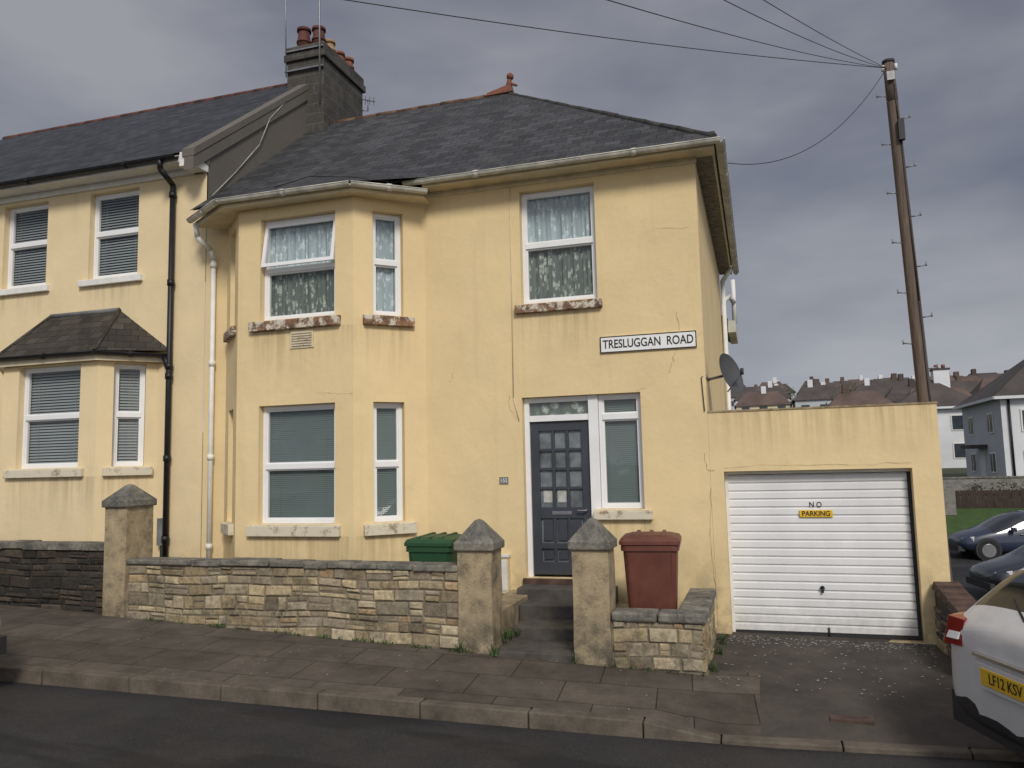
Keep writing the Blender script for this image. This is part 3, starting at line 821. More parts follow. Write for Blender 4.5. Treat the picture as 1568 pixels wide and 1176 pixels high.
dw=empty('driveway_wall')
mb=MB();Fd=lambda a,d,z:(1.78+d,9.92-a,z)
mb.hexa([(1.79,8.35,-.3),(2.02,8.35,-.3),(1.79,9.93,-.3),(2.02,9.93,-.3),(1.79,8.35,.36),(2.02,8.35,.36),(1.79,9.93,.53),(2.02,9.93,.53)],'dark_mortar')
stones(mb,Fd,0,1.57,lambda a:-.12,.36,DPAL+PAL[2:4])
Fd2=lambda a,d,z:(1.79+a,8.35+d,z);stones(mb,Fd2,0,.23,lambda a:-.12,.34,DPAL+PAL[2:4])
for i in range(7):
    y0=8.33+i*.228;zt=.37+.025*i+rnd(-.01,.01);mb.hexa([(1.76,y0,zt),(2.05,y0,zt),(1.76,y0+.215,zt+.02),(2.05,y0+.215,zt+.02),(1.78,y0+.01,zt+.075),(2.03,y0+.01,zt+.075),(1.78,y0+.205,zt+.095),(2.03,y0+.205,zt+.095)],'brown_cap')
mb.done('wall_body',dw)

# ------------------------------------------------------------------ bins
def bin_(name,x,y,z,m,rotz,w=.56,dep=.62,h=.98):
    e=empty(name);mb=MB()
    def rg(hw,hd,zz,r=.06):
        P=[]
        for sx,sy,a0 in ((1,1,0),(-1,1,90),(-1,-1,180),(1,-1,270)):
            for k in range(4):
                t=math.radians(a0+30*k);P.append((sx*(hw-r)+r*math.cos(t),sy*(hd-r)+r*math.sin(t),zz))
        return P
    T=Matrix.Translation((x,y,z))@Matrix.Rotation(rotz,4,'Z')
    X=lambda p:(T@Vector(p))[:]
    prof=[(.21,.24,.0),(.215,.245,.03),(.265,.295,h-.13),(.265,.295,h-.12),(.285,.315,h-.12),(.285,.315,h-.06),(.28,.31,h-.055)]
    rs=[rg(a*w/.56,b*dep/.62,zz) for a,b,zz in prof]
    for r0,r1 in zip(rs[:-1],rs[1:]):
        for k in range(16): mb.face([X(r0[k]),X(r0[(k+1)%16]),X(r1[(k+1)%16]),X(r1[k])],m)
    lid=[(.30,.33,h-.055),(.30,.33,h-.02),(.28,.30,h+.015),(.20,.22,h+.04),(.05,.06,h+.048)]
    ls=[rg(a*w/.56,b*dep/.62,zz,.05) for a,b,zz in lid]
    for r0,r1 in zip(ls[:-1],ls[1:]):
        for k in range(16): mb.face([X(r0[k]),X(r0[(k+1)%16]),X(r1[(k+1)%16]),X(r1[k])],m)
    mb.face([X(p) for p in ls[-1]],m)
    for i in (-1,0,1):
        P=[X((i*.14-.02,-.30,h-.0)),X((i*.14+.02,-.30,h)),X((i*.14-.02,.26,h)),X((i*.14+.02,.26,h)),X((i*.14-.02,-.26,h+.045)),X((i*.14+.02,-.26,h+.045)),X((i*.14-.02,.22,h+.06)),X((i*.14+.02,.22,h+.06))];mb.hexa(P,m)
    mb.cyl(X((-.27,.36,h-.02)),X((.27,.36,h-.02)),.018,m)
    for s in (-.22,0,.22): mb.cyl(X((s,.30,h-.02)),X((s,.37,h-.02)),.025,m)
    for s in (-1,1): mb.cyl(X((s*.25,.27,.09)),X((s*.20,.27,.09)),.10,'rubber',n=16)
    mb.cyl(X((-.22,.27,.09)),X((.22,.27,.09)),.015,'plastic_grey')
    for s in (-.20,.20): mb.hexa([X((s-.008,-.225,.05)),X((s+.008,-.225,.05)),X((s-.008,-.20,.05)),X((s+.008,-.20,.05)),X((s*1.15-.008,-.305,h-.14)),X((s*1.15+.008,-.305,h-.14)),X((s*1.15-.008,-.25,h-.14)),X((s*1.15+.008,-.25,h-.14))],m)
    mb.done('body',e,bevel=.006)
bin_('brown_wheelie_bin',-1.17,8.80,.10,'brown_bin',math.radians(4),w=.60,h=1.10)
bin_('green_wheelie_bin',-3.63,8.68,.20,'green_bin',math.radians(0),h=.98)

# ------------------------------------------------------------------ NEIGHBOUR
nb=empty('terraced_house')
NL=-16.0;NR=-7.95;NW='cream_render_neighbour'
mb=MB();NT_=6.78
wall(mb,F,NL,NR,-.2,NT_,[(-10.22,-9.24,5.17,6.60),(-12.05,-11.10,5.17,6.60)],NW)
NBY=9.34
NBF=fr((0,NBY,0),(1,0));c0,c1=-11.20,-9.36;o0,o1=-11.76,-8.80
NSR=fr((c1,NBY,0),(o1-c1,D-NBY));NLn=math.hypot(o1-c1,D-NBY);NSL=fr((o0,D,0),(c0-o0,NBY-D))
wall(mb,NBF,c0,c1,-.2,3.86,[(-10.88,-9.68,2.14,3.70)],NW)
wall(mb,NSR,0,NLn,-.2,3.86,[(.22,.66,2.14,3.70)],NW)
wall(mb,NSL,0,NLn,-.2,3.86,[(.16,.60,2.14,3.70)],NW)
NEY,NEZ,NRY,NRZ=9.58,6.88,13.1,9.70
mb.face([(NR+.02,9.94,5.6),(NR+.02,16.3,5.6),(NR+.02,16.3,6.9),(NR+.02,NRY,NRZ-.05),(NR+.02,9.94,7.1)],'grey_gable_render')
mb.done('walls',nb)
NBL=(.045,.030)
window(nb,F,-10.22,-9.24,5.17,6.60,.53,'blind_pale',blind=NBL)
window(nb,F,-12.05,-11.10,5.17,6.60,.53,'blind_pale',blind=NBL)
window(nb,NBF,-10.88,-9.68,2.14,3.70,.5,'blind_pale',blind=NBL)
window(nb,NSR,.22,.66,2.14,3.70,.5,'blind_pale',blind=NBL)
window(nb,NSL,.16,.60,2.14,3.70,.5,'blind_pale',blind=NBL)
mb=MB()
sill(mb,F,-10.36,-9.12,5.05,5.17,'white_paint');sill(mb,F,-12.2,-11.0,5.05,5.17,'white_paint')
sill(mb,NBF,-11.05,-9.55,2.0,2.14,'painted_sill');sill(mb,NSR,.10,.78,2.0,2.14,'painted_sill');sill(mb,NSL,.05,.72,2.0,2.14,'painted_sill')
mb.done('sills',nb,bevel=.008)
mb=MB();S='slate_neighbour'
mb.face([(NL,NEY,NEZ),(NR+.03,NEY,NEZ),(NR+.03,NRY,NRZ),(NL,NRY,NRZ)],S)
mb.face([(NR+.03,16.6,NEZ),(NL,16.6,NEZ),(NL,NRY,NRZ),(NR+.03,NRY,NRZ)],S)
v0=Vector((NR-.12,NEY-.02,NEZ+.0));v1=Vector((NR-.12,NRY,NRZ))
def vg(x0,x1,z0,z1,m):
    P=[]
    for zz in (z0,z1):
        for v in (v0,v1):
            for x in (x0,x1): P.append((x,v.y,v.z+zz))
    mb.hexa(P,m)
vg(NR-.16,NR+.06,-.09,.030,'grey_gable_render');vg(NR-.12,NR+.05,-.30,-.10,'grey_gable_render')
mb.face([(NR+.035,NEY,NEZ-.1),(NR+.035,9.95,NEZ-.1),(NR+.035,9.95,NEZ+.25),(NR+.035,NEY,NEZ)],'grey_gable_render')
ex=.12
q0=(-11.95,9.90,3.90);q1=(c0-.05,NBY-ex,3.86);q2=(c1+.05,NBY-ex,3.86);q3=(o1+.22,9.90,3.90);t0_=(-10.95,D-.002,4.62);t1_=(-9.56,D-.002,4.62)
SB='slate_bay'
mb.face([q1,q2,t1_,t0_],SB);mb.face([q2,q3,(q3[0],D-.002,3.92),t1_],SB);mb.face([(q0[0],D-.002,3.92),q0,q1,t0_],SB)
mb.done('roof_slates',nb)
mb=MB()
mb.tube([t0_,t1_],.04,'lead',n=8);mb.tube([q2,t1_],.03,'slate_bay',n=8);mb.tube([q1,t0_],.03,'slate_bay',n=8)
mb.box(NL,NR-.02,D-.30,D+.01,NT_-.02,NT_+.02,'white_paint');mb.box(NL,NR-.02,D-.325,D-.30,NT_-.03,NEZ-.02,'white_paint')
mb.box(NL,NR-.05,D-.04,D-.001,NT_-.12,NT_-.02,'white_paint')
mb.box(NR-.22,NR+.02,D-.36,D-.001,NT_-.12,NT_+.10,'white_paint')
gutter(mb,[(NL,D-.385,NEZ-.045),(NR-.26,D-.385,NEZ-.045)],.058,'black_plastic')
def nstrip(p,q,z0,z1,th,m):
    f=fr((p[0],p[1],0),(q[0]-p[0],q[1]-p[1]));L=math.hypot(q[0]-p[0],q[1]-p[1]);mb.box(0,L,0,th,z0,z1,m,f)
bq=[(-11.92,9.92),(c0-.04,NBY-.09),(c1+.04,NBY-.09),(o1+.18,9.92)]
for p,q in zip(bq[:-1],bq[1:]): nstrip(p,q,3.72,3.84,.02,'cream_paint')
mb.face([(bq[0][0],9.93,3.73),(bq[1][0],bq[1][1]+.02,3.73),(bq[2][0],bq[2][1]+.02,3.73),(bq[3][0],9.93,3.73)],'cream_paint')
gutter(mb,[(bq[1][0]-.3,bq[1][1]+.18,3.85),(bq[1][0]-.02,bq[1][1]-.055,3.85),(bq[2][0]+.02,bq[2][1]-.055,3.84),(bq[3][0]+.05,9.86,3.83)],.045,'black_plastic')
mb.tube([(-8.52,D-.385,NEZ-.06),(-8.52,D-.36,6.66),(-8.52,D-.08,6.50),(-8.52,D-.08,.3)],.043,'black_plastic')
mb.tube([(-8.60,9.86,3.8),(-8.53,9.86,3.62)],.05,'black_plastic')
for z in (6.3,4.9,3.6,3.45,2.2,1.0): mb.cyl((-8.52,D-.08,z),(-8.52,D-.08,z+.09),.056,'black_plastic')
mb.tube([(-8.60,D-.05,1.3),(-8.60,D-.05,.3)],.03,'plastic_grey');mb.box(-8.66,-8.54,-.1,-.001,.95,1.35,'lead',F)
mb.box(-8.3,-7.95,8.6,9.9,.2,.75,'pillar_render')
mb.done('eaves_and_pipes',nb)
mb=MB()
def ridge2(p,q,m,r,step):
    p=Vector(p);q=Vector(q);n=int((q-p).length/step)
    for i in range(n): mb.cyl(p+(q-p)*(i/n),p+(q-p)*((i+.97)/n),r,m,r1=r*.95,n=10)
ridge2((NL,NRY,NRZ-.02),(-8.4,NRY,NRZ-.02),'ridge_red',.055,.45)
mb.done('ridge_tiles',nb)
ch=MB();X0,X1,Y0,Y1=-8.36,-7.56,12.72,14.30
ch.box(X0,X1,Y0,Y1,6.5,9.92,'chimney_stone');ch.box(X0-.05,X1+.05,Y0-.05,Y1+.05,9.92,10.06,'chimney_stone');ch.box(X0-.02,X1+.02,Y0-.02,Y1+.02,10.06,10.22,'chimney_stone')
ch.done('chimney_stack',nb,bevel=.012)
ch=MB()
ch.hexa([(X0+.03,Y0+.03,10.22),(X1-.03,Y0+.03,10.22),(X0+.03,Y1-.03,10.22),(X1-.03,Y1-.03,10.22),(X0+.15,Y0+.15,10.30),(X1-.15,Y0+.15,10.30),(X0+.15,Y1-.15,10.30),(X1-.15,Y1-.15,10.30)],'cream_flake')
for (x,y,h,r,m) in ((-8.13,12.95,.36,.13,'terracotta_dark'),(-7.80,12.95,.32,.125,'terracotta_dark'),(-8.1,13.4,.34,.12,'terracotta'),(-7.78,13.32,.24,.11,'buff_clay'),(-7.80,13.72,.20,.12,'terracotta'),(-7.78,14.06,.24,.12,'terracotta')):
    ch.cyl((x,y,10.24),(x,y,10.27+h),r*1.05,m,r1=r*.88,n=18);ch.cyl((x,y,10.27+h),(x,y,10.33+h),r*1.08,m,n=18);ch.cyl((x,y,10.30+h*.25),(x,y,10.34+h*.25),r*1.12,m,n=18);ch.cyl((x,y,10.331+h),(x,y,10.334+h),r*.8,'dark_void',n=18)
ch.done('chimney_pots',nb)
ch=MB()
ch.tube([(-8.34,12.66,9.6),(-8.36,12.62,12.2)],.012,'galv_metal',n=6)
ch.tube([(-7.60,12.66,9.0),(-7.60,12.62,12.2)],.018,'galv_metal',n=6)
for z in (9.7,10.1): ch.box(-8.38,-7.54,12.655,12.70,z,z+.03,'galv_metal')
ch.tube([(-7.54,14.25,9.5),(-7.44,14.3,9.5),(-7.44,14.3,9.75)],.012,'galv_metal',n=6)
ch.tube([(-7.54,14.2,9.72),(-7.30,14.36,9.70)],.009,'wire',n=5)
for k in range(4):
    c=Vector((-7.54+.07*k,14.2+.05*k,9.71));ch.cyl(c-Vector((0,0,.09)),c+Vector((0,0,.09)),.005,'wire',n=5)
ch.tube([(-7.95,12.6,9.2),(-7.90,12.0,8.75),(-7.90,11.5,8.2),(-7.90,11.2,7.6),(-7.92,10.6,6.9),(-7.9,10.0,6.3)],.008,'leaf_fleck',n=5)
ch.done('aerials',nb)

# ------------------------------------------------------------------ telegraph pole + wires
tp=empty('telegraph_pole')
mb=MB()
b0=Vector((2.70,14,-1.0));t0=Vector((2.44,14,8.60))
segs=14
def pr(i): return .122-.034*i/segs
for i in range(segs):
    a=b0+(t0-b0)*(i/segs);b=b0+(t0-b0)*((i+1)/segs)
    mb.cyl(a,b,pr(i),'pole_wood',r1=pr(i+1),n=16,cap=(i==segs-1))
mb.cyl(t0,t0+Vector((0,0,.05)),.10,'plastic_grey')
mb.box(2.38,2.50,13.85,13.90,8.25,8.40,'galv_metal')
for k,z in enumerate([3.4+.42*i for i in range(12)]):
    s=-1 if k%2 else 1
    p=b0+(t0-b0)*((z+1)/9.6)
    mb.cyl(p+Vector((s*.08,-.03,0)),p+Vector((s*.23,-.03,.02)),.011,'galv_metal',n=6);mb.cyl(p+Vector((s*.23,-.03,.0)),p+Vector((s*.23,-.03,.07)),.011,'galv_metal',n=6)
def pp(z,dx,dy):
    q=b0+(t0-b0)*((z+1)/9.6);return (q.x+dx,q.y+dy,z)
q=Vector(pp(7.4,0,0));mb.box(q.x+.02,q.x+.11,13.83,13.92,7.2,7.55,'plastic_grey')
mb.tube([pp(7.3,.05,-.085),pp(4.5,.055,-.095),pp(1,.06,-.11)],.016,'wire',n=6);mb.tube([pp(8.2,.04,-.085),pp(7.5,.04,-.085)],.016,'wire',n=6)
for s in (-.1,.1): mb.cyl(t0+Vector((s,-.06,-.15)),t0+Vector((s,-.06,-.05)),.025,'far_white',n=8)
mb.done('pole',tp)
wr=empty('overhead_wires')
mb=MB()
def wirec(p,q,sag,r=.007,n=28):
    p=Vector(p);q=Vector(q);pts=[]
    for i in range(n+1):
        t=i/n;v=p+(q-p)*t;v.z-=sag*4*t*(1-t);pts.append(v)
    for a,b in zip(pts[:-1],pts[1:]): mb.cyl(a,b,r,'wire',n=5,cap=False)
T0=(2.40,13.94,8.50)
d=Vector((-3.9,7,7.28))-Vector(T0)
wirec(T0,Vector(T0)+d*2.2,.35,.006)
d=Vector((-.48,7,6.22))-Vector(T0);wirec(T0,Vector(T0)+d*2,.20,.0045)
d=Vector((.30,8,6.65))-Vector(T0);wirec(T0,Vector(T0)+d*2.2,.22,.0045)
d=Vector((.46,8,6.62))-Vector(T0);wirec(T0,Vector(T0)+d*2.2,.12,.0045)
wirec(T0,(-.28,10.6,6.0),.55,.006)
mb.done('wires',wr)

# ------------------------------------------------------------------ cars
def car(name,x,y,z,rot,paint):
    e=empty(name);mb=MB()
    T=Matrix.Translation((x,y,z))@Matrix.Rotation(rot,4,'Z')
    X=lambda p:(T@Vector(p))[:]
    ST=[(0.00,.60,.60,.80,.56,.90),(0.04,.76,.74,.90,.66,.99),(0.14,.83,.80,.97,.68,1.07),(.50,.86,.83,.98,.64,1.39),(.85,.87,.84,.97,.61,1.49),(1.6,.88,.85,.95,.61,1.53),(2.3,.88,.85,.94,.61,1.48),(2.75,.88,.85,.92,.62,1.28),(3.2,.87,.83,.90,.70,.98),(3.7,.84,.78,.82,.60,.87),(4.02,.78,.70,.72,.55,.76),(4.15,.62,.58,.60,.45,.62)]
    rings=[]
    for (sx,hw,bw_,bz,rw,rz) in ST:
        zb=.20 if .1<sx<4.0 else .32
        R=[(0,zb),(hw*.85,zb),(hw,zb+.12),(hw*1.015,.55),(bw_*1.0,bz),(rw+.02,rz-.05),(rw-.10,rz+.0),(0,rz+.03)]
        full=R+[(-a,b) for a,b in R[-2:0:-1]]
        rings.append([(sx,a,b) for a,b in full])
    n=len(rings[0])
    for i in range(len(rings)-1):
        for k in range(n):
            m=paint;k2=(k+1)%n
            side=(k in (4,) or k==n-5)
            top=k in (5,6,7,8)
            cx_=(ST[i][0]+ST[i+1][0])/2
            if side and .5<cx_<3.1 and ST[i][5]>1.0 : m='car_glass'
            if top and (i in (2,) or i in (6,7)): m='car_glass'
            if k in (0,1) or k in (n-1,n-2): m='plastic_grey'
            mb.face([X(rings[i][k]),X(rings[i+1][k]),X(rings[i+1][k2]),X(rings[i][k2])],m,smooth=True)
    mb.face([X(p) for p in rings[0]],paint);mb.face([X(p) for p in rings[-1]][::-1],paint)
    o=mb.done('body',e)
    import bmesh
    bm=bmesh.new();bm.from_mesh(o.data);bmesh.ops.remove_doubles(bm,verts=bm.verts,dist=.0005);bmesh.ops.recalc_face_normals(bm,faces=bm.faces);bm.to_mesh(o.data);bm.free()
    s=o.modifiers.new('s','SUBSURF');s.levels=2;s.render_levels=2
    mb=MB()
    mb.box(-.05,.22,-.78,.78,.24,.46,'plastic_grey',lambda a,b,c:X((a+.10*(abs(b)/.78)**2,b,c)))
    mb.box(-.012,.06,-.62,.62,.555,.562,'plastic_grey',lambda a,b,c:X((a+.06*(abs(b)/.62)**2,b,c)))
    mb.box(3.98,4.18,-.66,.66,.28,.44,'plastic_grey',lambda a,b,c:X((a,b,c)))
    for s in (-1,1):
        mb.hexa([X(q) for q in ((.0,s*.745,.80),(.26,s*.865,.82),(.0,s*.52,.82),(.26,s*.64,.84),(.045,s*.735,1.0),(.28,s*.84,1.01),(.045,s*.54,1.0),(.26,s*.62,1.04))],'red_lens')
        mb.hexa([X(q) for q in ((-.006,s*.70,.85),(.03,s*.70,.85),(-.006,s*.56,.86),(.03,s*.56,.86),(.02,s*.70,.90),(.05,s*.70,.90),(.02,s*.56,.91),(.05,s*.56,.91))],'white_light')
        mb.hexa([X(q) for q in ((4.08,s*.60,.58),(3.75,s*.82,.60),(4.0,s*.40,.60),(3.75,s*.5,.62),(4.02,s*.60,.70),(3.72,s*.81,.76),(4.0,s*.42,.70),(3.72,s*.5,.76))],'white_light')
        mb.box(2.55,2.68,s*.90,s*1.04,.92,1.05,paint,lambda a,b,c:X((a,b,c)))
        for wx in (.72,3.35):
            c0_=X((wx,s*.70,.32));c1_=X((wx,s*.885,.32));mb.cyl(c0_,c1_,.325,'rubber',n=28);mb.cyl(X((wx,s*.88,.32)),X((wx,s*.895,.32)),.21,'alloy',n=20)
            mb.cyl(X((wx,s*.60,.34)),X((wx,s*.878,.34)),.38,'plastic_grey',n=28)
        for hx in (1.35,2.25): mb.box(hx,hx+.16,s*.868,s*.90,.80,.83,paint,lambda a,b,c:X((a,b,c)))
    mb.box(-.030,.03,-.30,.30,.60,.77,paint,lambda a,b,c:X((a,b,c)))
    mb.box(-.040,-.029,-.26,.26,.63,.741,'yellow_plate',lambda a,b,c:X((a,b,c)))
    mb.box(-.028,.05,-.36,.36,.80,.825,'chrome',lambda a,b,c:X((a,b,c)))
    mb.tube([X((.13,0,1.08)),X((.25,.28,1.18))],.010,'black_plastic',n=6)
    mb.done('trim',e,bevel=.010)
    text('LF12 KSV',.10,X((-.042,0,.685)),'sign_black',e,rot=(math.radians(90),0,rot-math.pi/2),sx=.85,name='plate_lettering')
    return e
car('parked_car',1.48,5.98,-.17,math.radians(19),'paint_white')
car('parked_car',9.1,23.0,-1.48,math.radians(190),'paint_navy')
car('parked_car',10.1,30.1,-1.34,math.radians(186),'paint_blue')
car('parked_car',-10.77,4.86,.14,math.radians(2),'paint_silver')

mb=MB()
for y0,y1 in zip([6.6,8,9,10,12,14,18,22,25,28,31],[8,9,10,12,14,18,22,25,28,31,32.2]):
    def q(x,y): return (x,y,ht(x,y)+.0 if y>8 else -.2)
    mb.face([q(2.3,y0),q(34,y0),q(34,y1),q(2.3,y1)],'asphalt',smooth=True)
mb.done('side_road')
mb=MB()
mb.box(2.8,34,13.0,13.12,-.9,-.58,'kerb_stone')
mb.box(2.9,36,31.2,31.32,-1.3,-1.12,'kerb_stone')
mb.done('kerb')
mb=MB()
for i in range(24):
    x0=3+i*1.4
    mb.face([(x0,31.3,-1.14),(x0+1.4,31.3,-1.14),(x0+1.4,36,-.1),(x0,36,-.1)],'grass')
mb.done('grass')
fe=MB()
for i in range(60):
    x0=7.4+i*.3;fe.box(x0,x0+.28,36.0,36.04,-.2,.62+rnd(-.01,.01),'fence_wood')
fe.box(7.4,25.4,36.04,36.1,.4,.48,'fence_wood');fe.done('garden_fence')
fe=MB();fe.box(5,7.3,35,35.25,-.3,.75,'pale_stone');fe.box(7,40,40,40.25,-.2,1.0,'pale_stone');fe.box(6.95,40,39.96,40.3,1.0,1.07,'coping');fe.done('garden_wall')

def farhouse(x0,x1,y0,y1,zb,ze,zr,wall_,shaded_wall,roof,name='rendered_house',chim=True,porch=False):
    e=empty(name);mb=MB()
    mb.face([(x0,y0,zb),(x1,y0,zb),(x1,y0,ze),(x0,y0,ze)],wall_)
    mb.face([(x0,y1,zb),(x0,y0,zb),(x0,y0,ze),(x0,y1,ze)],shaded_wall)  # left side wall is greyer: its shade is put into the colour
    mb.face([(x1,y0,zb),(x1,y1,zb),(x1,y1,ze),(x1,y0,ze)],wall_);mb.face([(x1,y1,zb),(x0,y1,zb),(x0,y1,ze),(x1,y1,ze)],wall_)
    o=.35;yc=(y0+y1)/2;hx=(y1-y0)/2*.9
    a,b,c,d=(x0-o,y0-o,ze),(x1+o,y0-o,ze),(x1+o,y1+o,ze),(x0-o,y1+o,ze);r0=(x0+hx,yc,zr);r1=(max(x1-hx,x0+hx+.1),yc,zr)
    mb.face([a,b,r1,r0],roof);mb.face([b,c,r1],roof);mb.face([c,d,r0,r1],roof);mb.face([d,a,r0],roof)
    mb.box(x0-o,x1+o,y0-o-.05,y0-o,ze-.15,ze,'far_white')
    mb.box(x0-o-.05,x0-o,y0-o,y1+o,ze-.15,ze,'far_white')
    mb.cyl((x0+.35,y0-.08,zb),(x0+.35,y0-.08,ze),.06,'black_plastic',n=8)
    if chim:
        cx_=x0+hx+.1;mb.box(cx_,cx_+1.1,yc-.5,yc+.5,zr-.7,zr+.7,'far_white');mb.box(cx_-.06,cx_+1.16,yc-.55,yc+.55,zr+.7,zr+.84,'far_roof')
        for k in (.3,.8): mb.cyl((cx_+k,yc,zr+.84),(cx_+k,yc,zr+1.15),.14,'terracotta',n=8)
    n=max(1,int((x1-x0)/2.6))
    for fl in (.18,.62):
        for i in range(n):
            cx_=x0+(x1-x0)*(i+.5)/n;z=zb+(ze-zb)*fl
            mb.box(cx_-.65,cx_+.65,y0-.05,y0-.01,z,z+1.15,'white_paint');mb.box(cx_-.57,cx_+.57,y0-.07,y0-.045,z+.08,z+1.07,'far_glass')
        for i in range(2):
            cy_=y0+(y1-y0)*(i+.5)/2;z=zb+(ze-zb)*fl
            mb.box(x0-.05,x0-.01,cy_-.5,cy_+.5,z,z+1.1,'white_paint');mb.box(x0-.07,x0-.045,cy_-.42,cy_+.42,z+.08,z+1.02,'far_glass')
            mb.box(x0-.08,x0-.05,cy_-.03,cy_+.03,z,z+1.1,'white_paint')
    if porch:
        mb.box(x0-.9,x0,yc-1,yc+1.0,zb+2.2,zb+2.4,'far_roof');mb.box(x0-.08,x0-.01,yc-.45,yc+.45,zb,zb+2.1,'far_white')
    mb.done('house',e)
farhouse(12.0,21,46,54,.2,5.0,8.1,'far_white','far_grey','far_roof',porch=True)
farhouse(9.9,15.5,64,71,1.0,5.6,7.9,'far_white','far_grey','far_roof')
farhouse(22,32,78,87,2.2,7.6,10.6,'far_white','far_grey','far_roof')
e=MB()
for row,yy in enumerate((98,110,122,134,148,162,176,187)):
    x=-14+rnd(0,5)
    while x<yy*.42:
        w=rnd(5,9);h=rnd(4.0,4.8);rz=rnd(1.8,2.8);y0=yy+rnd(-4,4);z=ht(0,y0)-1.0
        if row<2 and x<8: x+=w;continue
        wm=random.choice(['far_white','far_grey','cream_paint','far_grey']);rm=random.choice(['far_roof','far_roof_red','far_roof'])
        e.box(x,x+w,y0,y0+7,z,z+h,wm)
        e.face([(x-.3,y0-.3,z+h),(x+w+.3,y0-.3,z+h),(x+w-1.5,y0+3.5,z+h+rz),(x+1.5,y0+3.5,z+h+rz)],rm)
        e.face([(x-.3,y0-.3,z+h),(x+1.5,y0+3.5,z+h+rz),(x-.3,y0+7.3,z+h)],rm);e.face([(x+w+.3,y0-.3,z+h),(x+w+.3,y0+7.3,z+h),(x+w-1.5,y0+3.5,z+h+rz)],rm)
        e.face([(x-.3,y0+7.3,z+h),(x+1.5,y0+3.5,z+h+rz),(x+w-1.5,y0+3.5,z+h+rz),(x+w+.3,y0+7.3,z+h)],rm)
        cx_=x+rnd(.3,.7)*w;e.box(cx_-.35,cx_+.35,y0+3,y0+4,z+h+rz-.8,z+h+rz+.8,random.choice(['far_white','far_roof','far_roof_red']))
        for i in range(int(w/2.5)):
            for fl in (.4,2.4): e.box(x+.8+i*2.5,x+1.9+i*2.5,y0-.06,y0-.02,z+fl+.7,z+fl+1.6,'far_glass')
        x+=w+rnd(.4,3)
e.done('distant_houses')
def leafmass(name,items,trunk=True):
    mb=MB()
    for (x,y,z,r,n) in items:
        if trunk:
            mb.cyl((x,y,z-.5),(x,y,z+r*1.0),r*.07,'fence_wood',r1=r*.04,n=7)
            for k in range(9):
                t=rnd(0,6.28);mb.cyl((x,y,z+r*rnd(.5,1)),(x+math.cos(t)*r*.7,y+math.sin(t)*r*.7,z+r*rnd(1.2,2.1)),r*.03,'fence_wood',r1=r*.008,n=5)
        cl_=[(rnd(-.6,.6)*r,rnd(-.6,.6)*r,rnd(.9,1.9)*r) for _ in range(9)]
        for i in range(n):
            c=random.choice(cl_);p=Vector((x+c[0]+random.gauss(0,.2)*r,y+c[1]+random.gauss(0,.2)*r,z+c[2]+random.gauss(0,.17)*r));s=r*rnd(.03,.075)
            a=Vector((rnd(-1,1),rnd(-1,1),rnd(-1,1))).normalized();b=a.orthogonal().normalized()
            mb.face([p+a*s,p+b*s,p-a*s,p-b*s],'far_foliage')
    mb.done(name)
items=[]
for _ in range(24):
    y=rnd(105,180);items.append((rnd(-4,y*.36),y,ht(0,y),rnd(1.6,2.8),260))
leafmass('distant_trees',items)
leafmass('hedge',[(8.4+i*.9,37.5+rnd(-.3,.3),-.75,.8,260) for i in range(3)],trunk=False)
mb=MB()
def tuft(x,y,z,h,n):
    for _ in range(n):
        t=rnd(0,6.28);l=h*rnd(.4,1);q=Vector((x+rnd(-.04,.04),y+rnd(-.03,.03),z));tip=q+Vector((math.cos(t)*l*.6,math.sin(t)*l*.6,l));s=Vector((-math.sin(t),math.cos(t),0))*.008
        mb.face([q-s,q+s,tip+s*.3,tip-s*.3],'weed')
for i in range(60):
    x=rnd(-7.4,-.6)
    if -2.74<x<-1.9: continue
    tuft(x,7.985,g(x)-.0,rnd(.02,.06),6)
for x,y in ((-2.70,8.45),(-2.66,8.6),(-2.68,8.3),(-2.62,8.75),(-.52,8.9),(-.5,9.4),(-.47,9.75),(-.52,9.6),(-.52,8.2),(-3.1,7.97),(-2.72,7.97),(-1.9,8.0)):
    tuft(x,y,g(x)+(.10 if x<-2 and y>8.1 else 0),rnd(.06,.15),20)
mb.done('weeds')
mb=MB()
def fleck(x,y,s,m):
    t=rnd(0,3);a=Vector((math.cos(t),math.sin(t),0))*s;b=Vector((-math.sin(t),math.cos(t),0))*s*.6;p=Vector((x,y,pv(x,y)+.010+rnd(0,.004)));mb.face([p+a,p+b,p-a,p-b],m)
for i in range(480):
    if i<340: x=rnd(-.45,1.75);y=D-.04-abs(random.gauss(0,.25))
    else: x=rnd(-.5,1.8);y=rnd(7.6,9.8)
    fleck(x,y,rnd(.005,.020),'leaf_fleck')
for i in range(160):
    x=rnd(-8,-.6);y=rnd(6.3,8.0);s=rnd(.005,.014)
    if y<kerbY(x)+.15: continue
    fleck(x,y,s,random.choice(['leaf_fleck','rust']))
mb.done('fallen_leaves')
mb=MB();zc=pv(.6,7.22)-.055
mb.box(.45,.78,7.15,7.29,zc-.06,zc+.025,'rust')
mb.done('drain_cover')

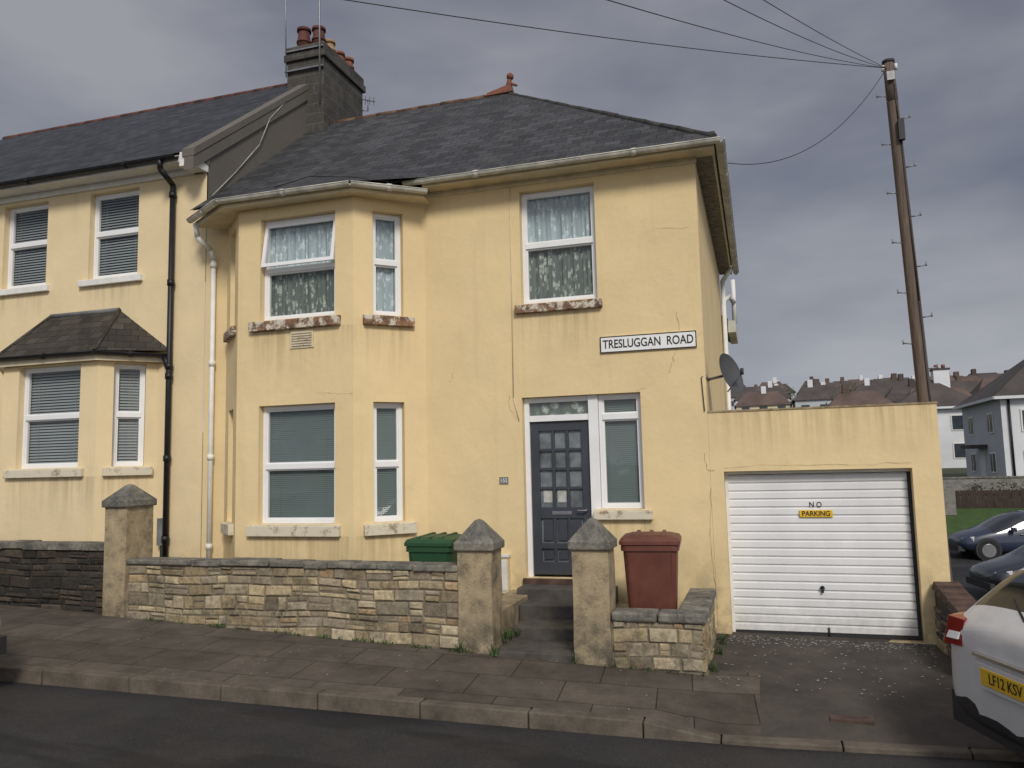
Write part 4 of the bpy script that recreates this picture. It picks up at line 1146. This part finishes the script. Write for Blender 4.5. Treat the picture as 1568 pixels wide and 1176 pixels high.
# ------------------------------------------------------------------ light
az=math.radians(28)
el=math.radians(38)
sdir=Vector((math.sin(az)*math.cos(el),-math.cos(az)*math.cos(el),math.sin(el)))
L=bpy.data.lights.new('sun','SUN');L.energy=2.25;L.angle=math.radians(14);L.color=(1,.95,.87)
lo=bpy.data.objects.new('sun',L);COL.objects.link(lo);lo.rotation_euler=sdir.to_track_quat('Z','Y').to_euler()
w=bpy.data.worlds.new('World');scene.world=w;w.use_nodes=True;nt=w.node_tree;nt.nodes.clear()
def wn(ty): return nt.nodes.new(ty)
out=wn('ShaderNodeOutputWorld');bg=wn('ShaderNodeBackground');bg.inputs[1].default_value=.1
sky=wn('ShaderNodeTexSky');sky.sky_type='NISHITA';sky.sun_disc=False;sky.sun_elevation=el;sky.sun_rotation=math.pi-az
tc=wn('ShaderNodeTexCoord');mp=wn('ShaderNodeMapping');mp.inputs['Scale'].default_value=(1,1,2.6);mp.inputs['Location'].default_value=(.35,.2,.1);nt.links.new(tc.outputs['Generated'],mp.inputs[0])
nz=wn('ShaderNodeTexNoise');nz.inputs['Scale'].default_value=1.5;nz.inputs['Detail'].default_value=5;nz.inputs['Roughness'].default_value=.5;nt.links.new(mp.outputs[0],nz.inputs[0])
rp=wn('ShaderNodeValToRGB');rp.color_ramp.elements[0].position=.38;rp.color_ramp.elements[0].color=(.155,.168,.225,1);rp.color_ramp.elements[1].position=.62;rp.color_ramp.elements[1].color=(.40,.40,.43,1)
nt.links.new(nz.outputs[0],rp.inputs[0])
vm=wn('ShaderNodeVectorMath');vm.operation='SCALE';vm.inputs[3].default_value=10;nt.links.new(rp.outputs[0],vm.inputs[0])
dt=wn('ShaderNodeVectorMath');dt.operation='DOT_PRODUCT';dt.inputs[1].default_value=sdir[:];nt.links.new(tc.outputs['Generated'],dt.inputs[0])
mr=wn('ShaderNodeMapRange');mr.inputs[1].default_value=-.1;mr.inputs[2].default_value=1;mr.inputs[3].default_value=.85;mr.inputs[4].default_value=2.2;nt.links.new(dt.outputs['Value'],mr.inputs[0])
v2=wn('ShaderNodeVectorMath');v2.operation='SCALE';nt.links.new(vm.outputs[0],v2.inputs[0]);nt.links.new(mr.outputs[0],v2.inputs[3])
# paler band of cloud low over the horizon
sz=wn('ShaderNodeSeparateXYZ');nt.links.new(tc.outputs['Generated'],sz.inputs[0])
hz=wn('ShaderNodeMapRange');hz.inputs[1].default_value=.16;hz.inputs[2].default_value=.03;hz.inputs[3].default_value=1;hz.inputs[4].default_value=1.45;nt.links.new(sz.outputs[2],hz.inputs[0])
v3=wn('ShaderNodeVectorMath');v3.operation='SCALE';nt.links.new(v2.outputs[0],v3.inputs[0]);nt.links.new(hz.outputs[0],v3.inputs[3])
mx=wn('ShaderNodeMix');mx.data_type='RGBA';mx.inputs[0].default_value=.9;nt.links.new(sky.outputs[0],mx.inputs[6]);nt.links.new(v3.outputs[0],mx.inputs[7])
nt.links.new(mx.outputs[2],bg.inputs[0]);nt.links.new(bg.outputs[0],out.inputs[0])

scene.view_settings.view_transform='Standard';scene.view_settings.look='None';scene.view_settings.exposure=0
cam=bpy.data.cameras.new('camera');co=bpy.data.objects.new('camera',cam);COL.objects.link(co)
cam.sensor_width=36;cam.lens=1207/1568*36;cam.clip_end=6000;cam.clip_start=.05
M=Matrix.Rotation(math.radians(17.16),4,'Z')@Matrix.Rotation(math.radians(90+5.98),4,'X')@Matrix.Rotation(math.radians(-1.34),4,'Z')
co.matrix_world=Matrix.Translation((0,0,2.0))@M
scene.camera=co
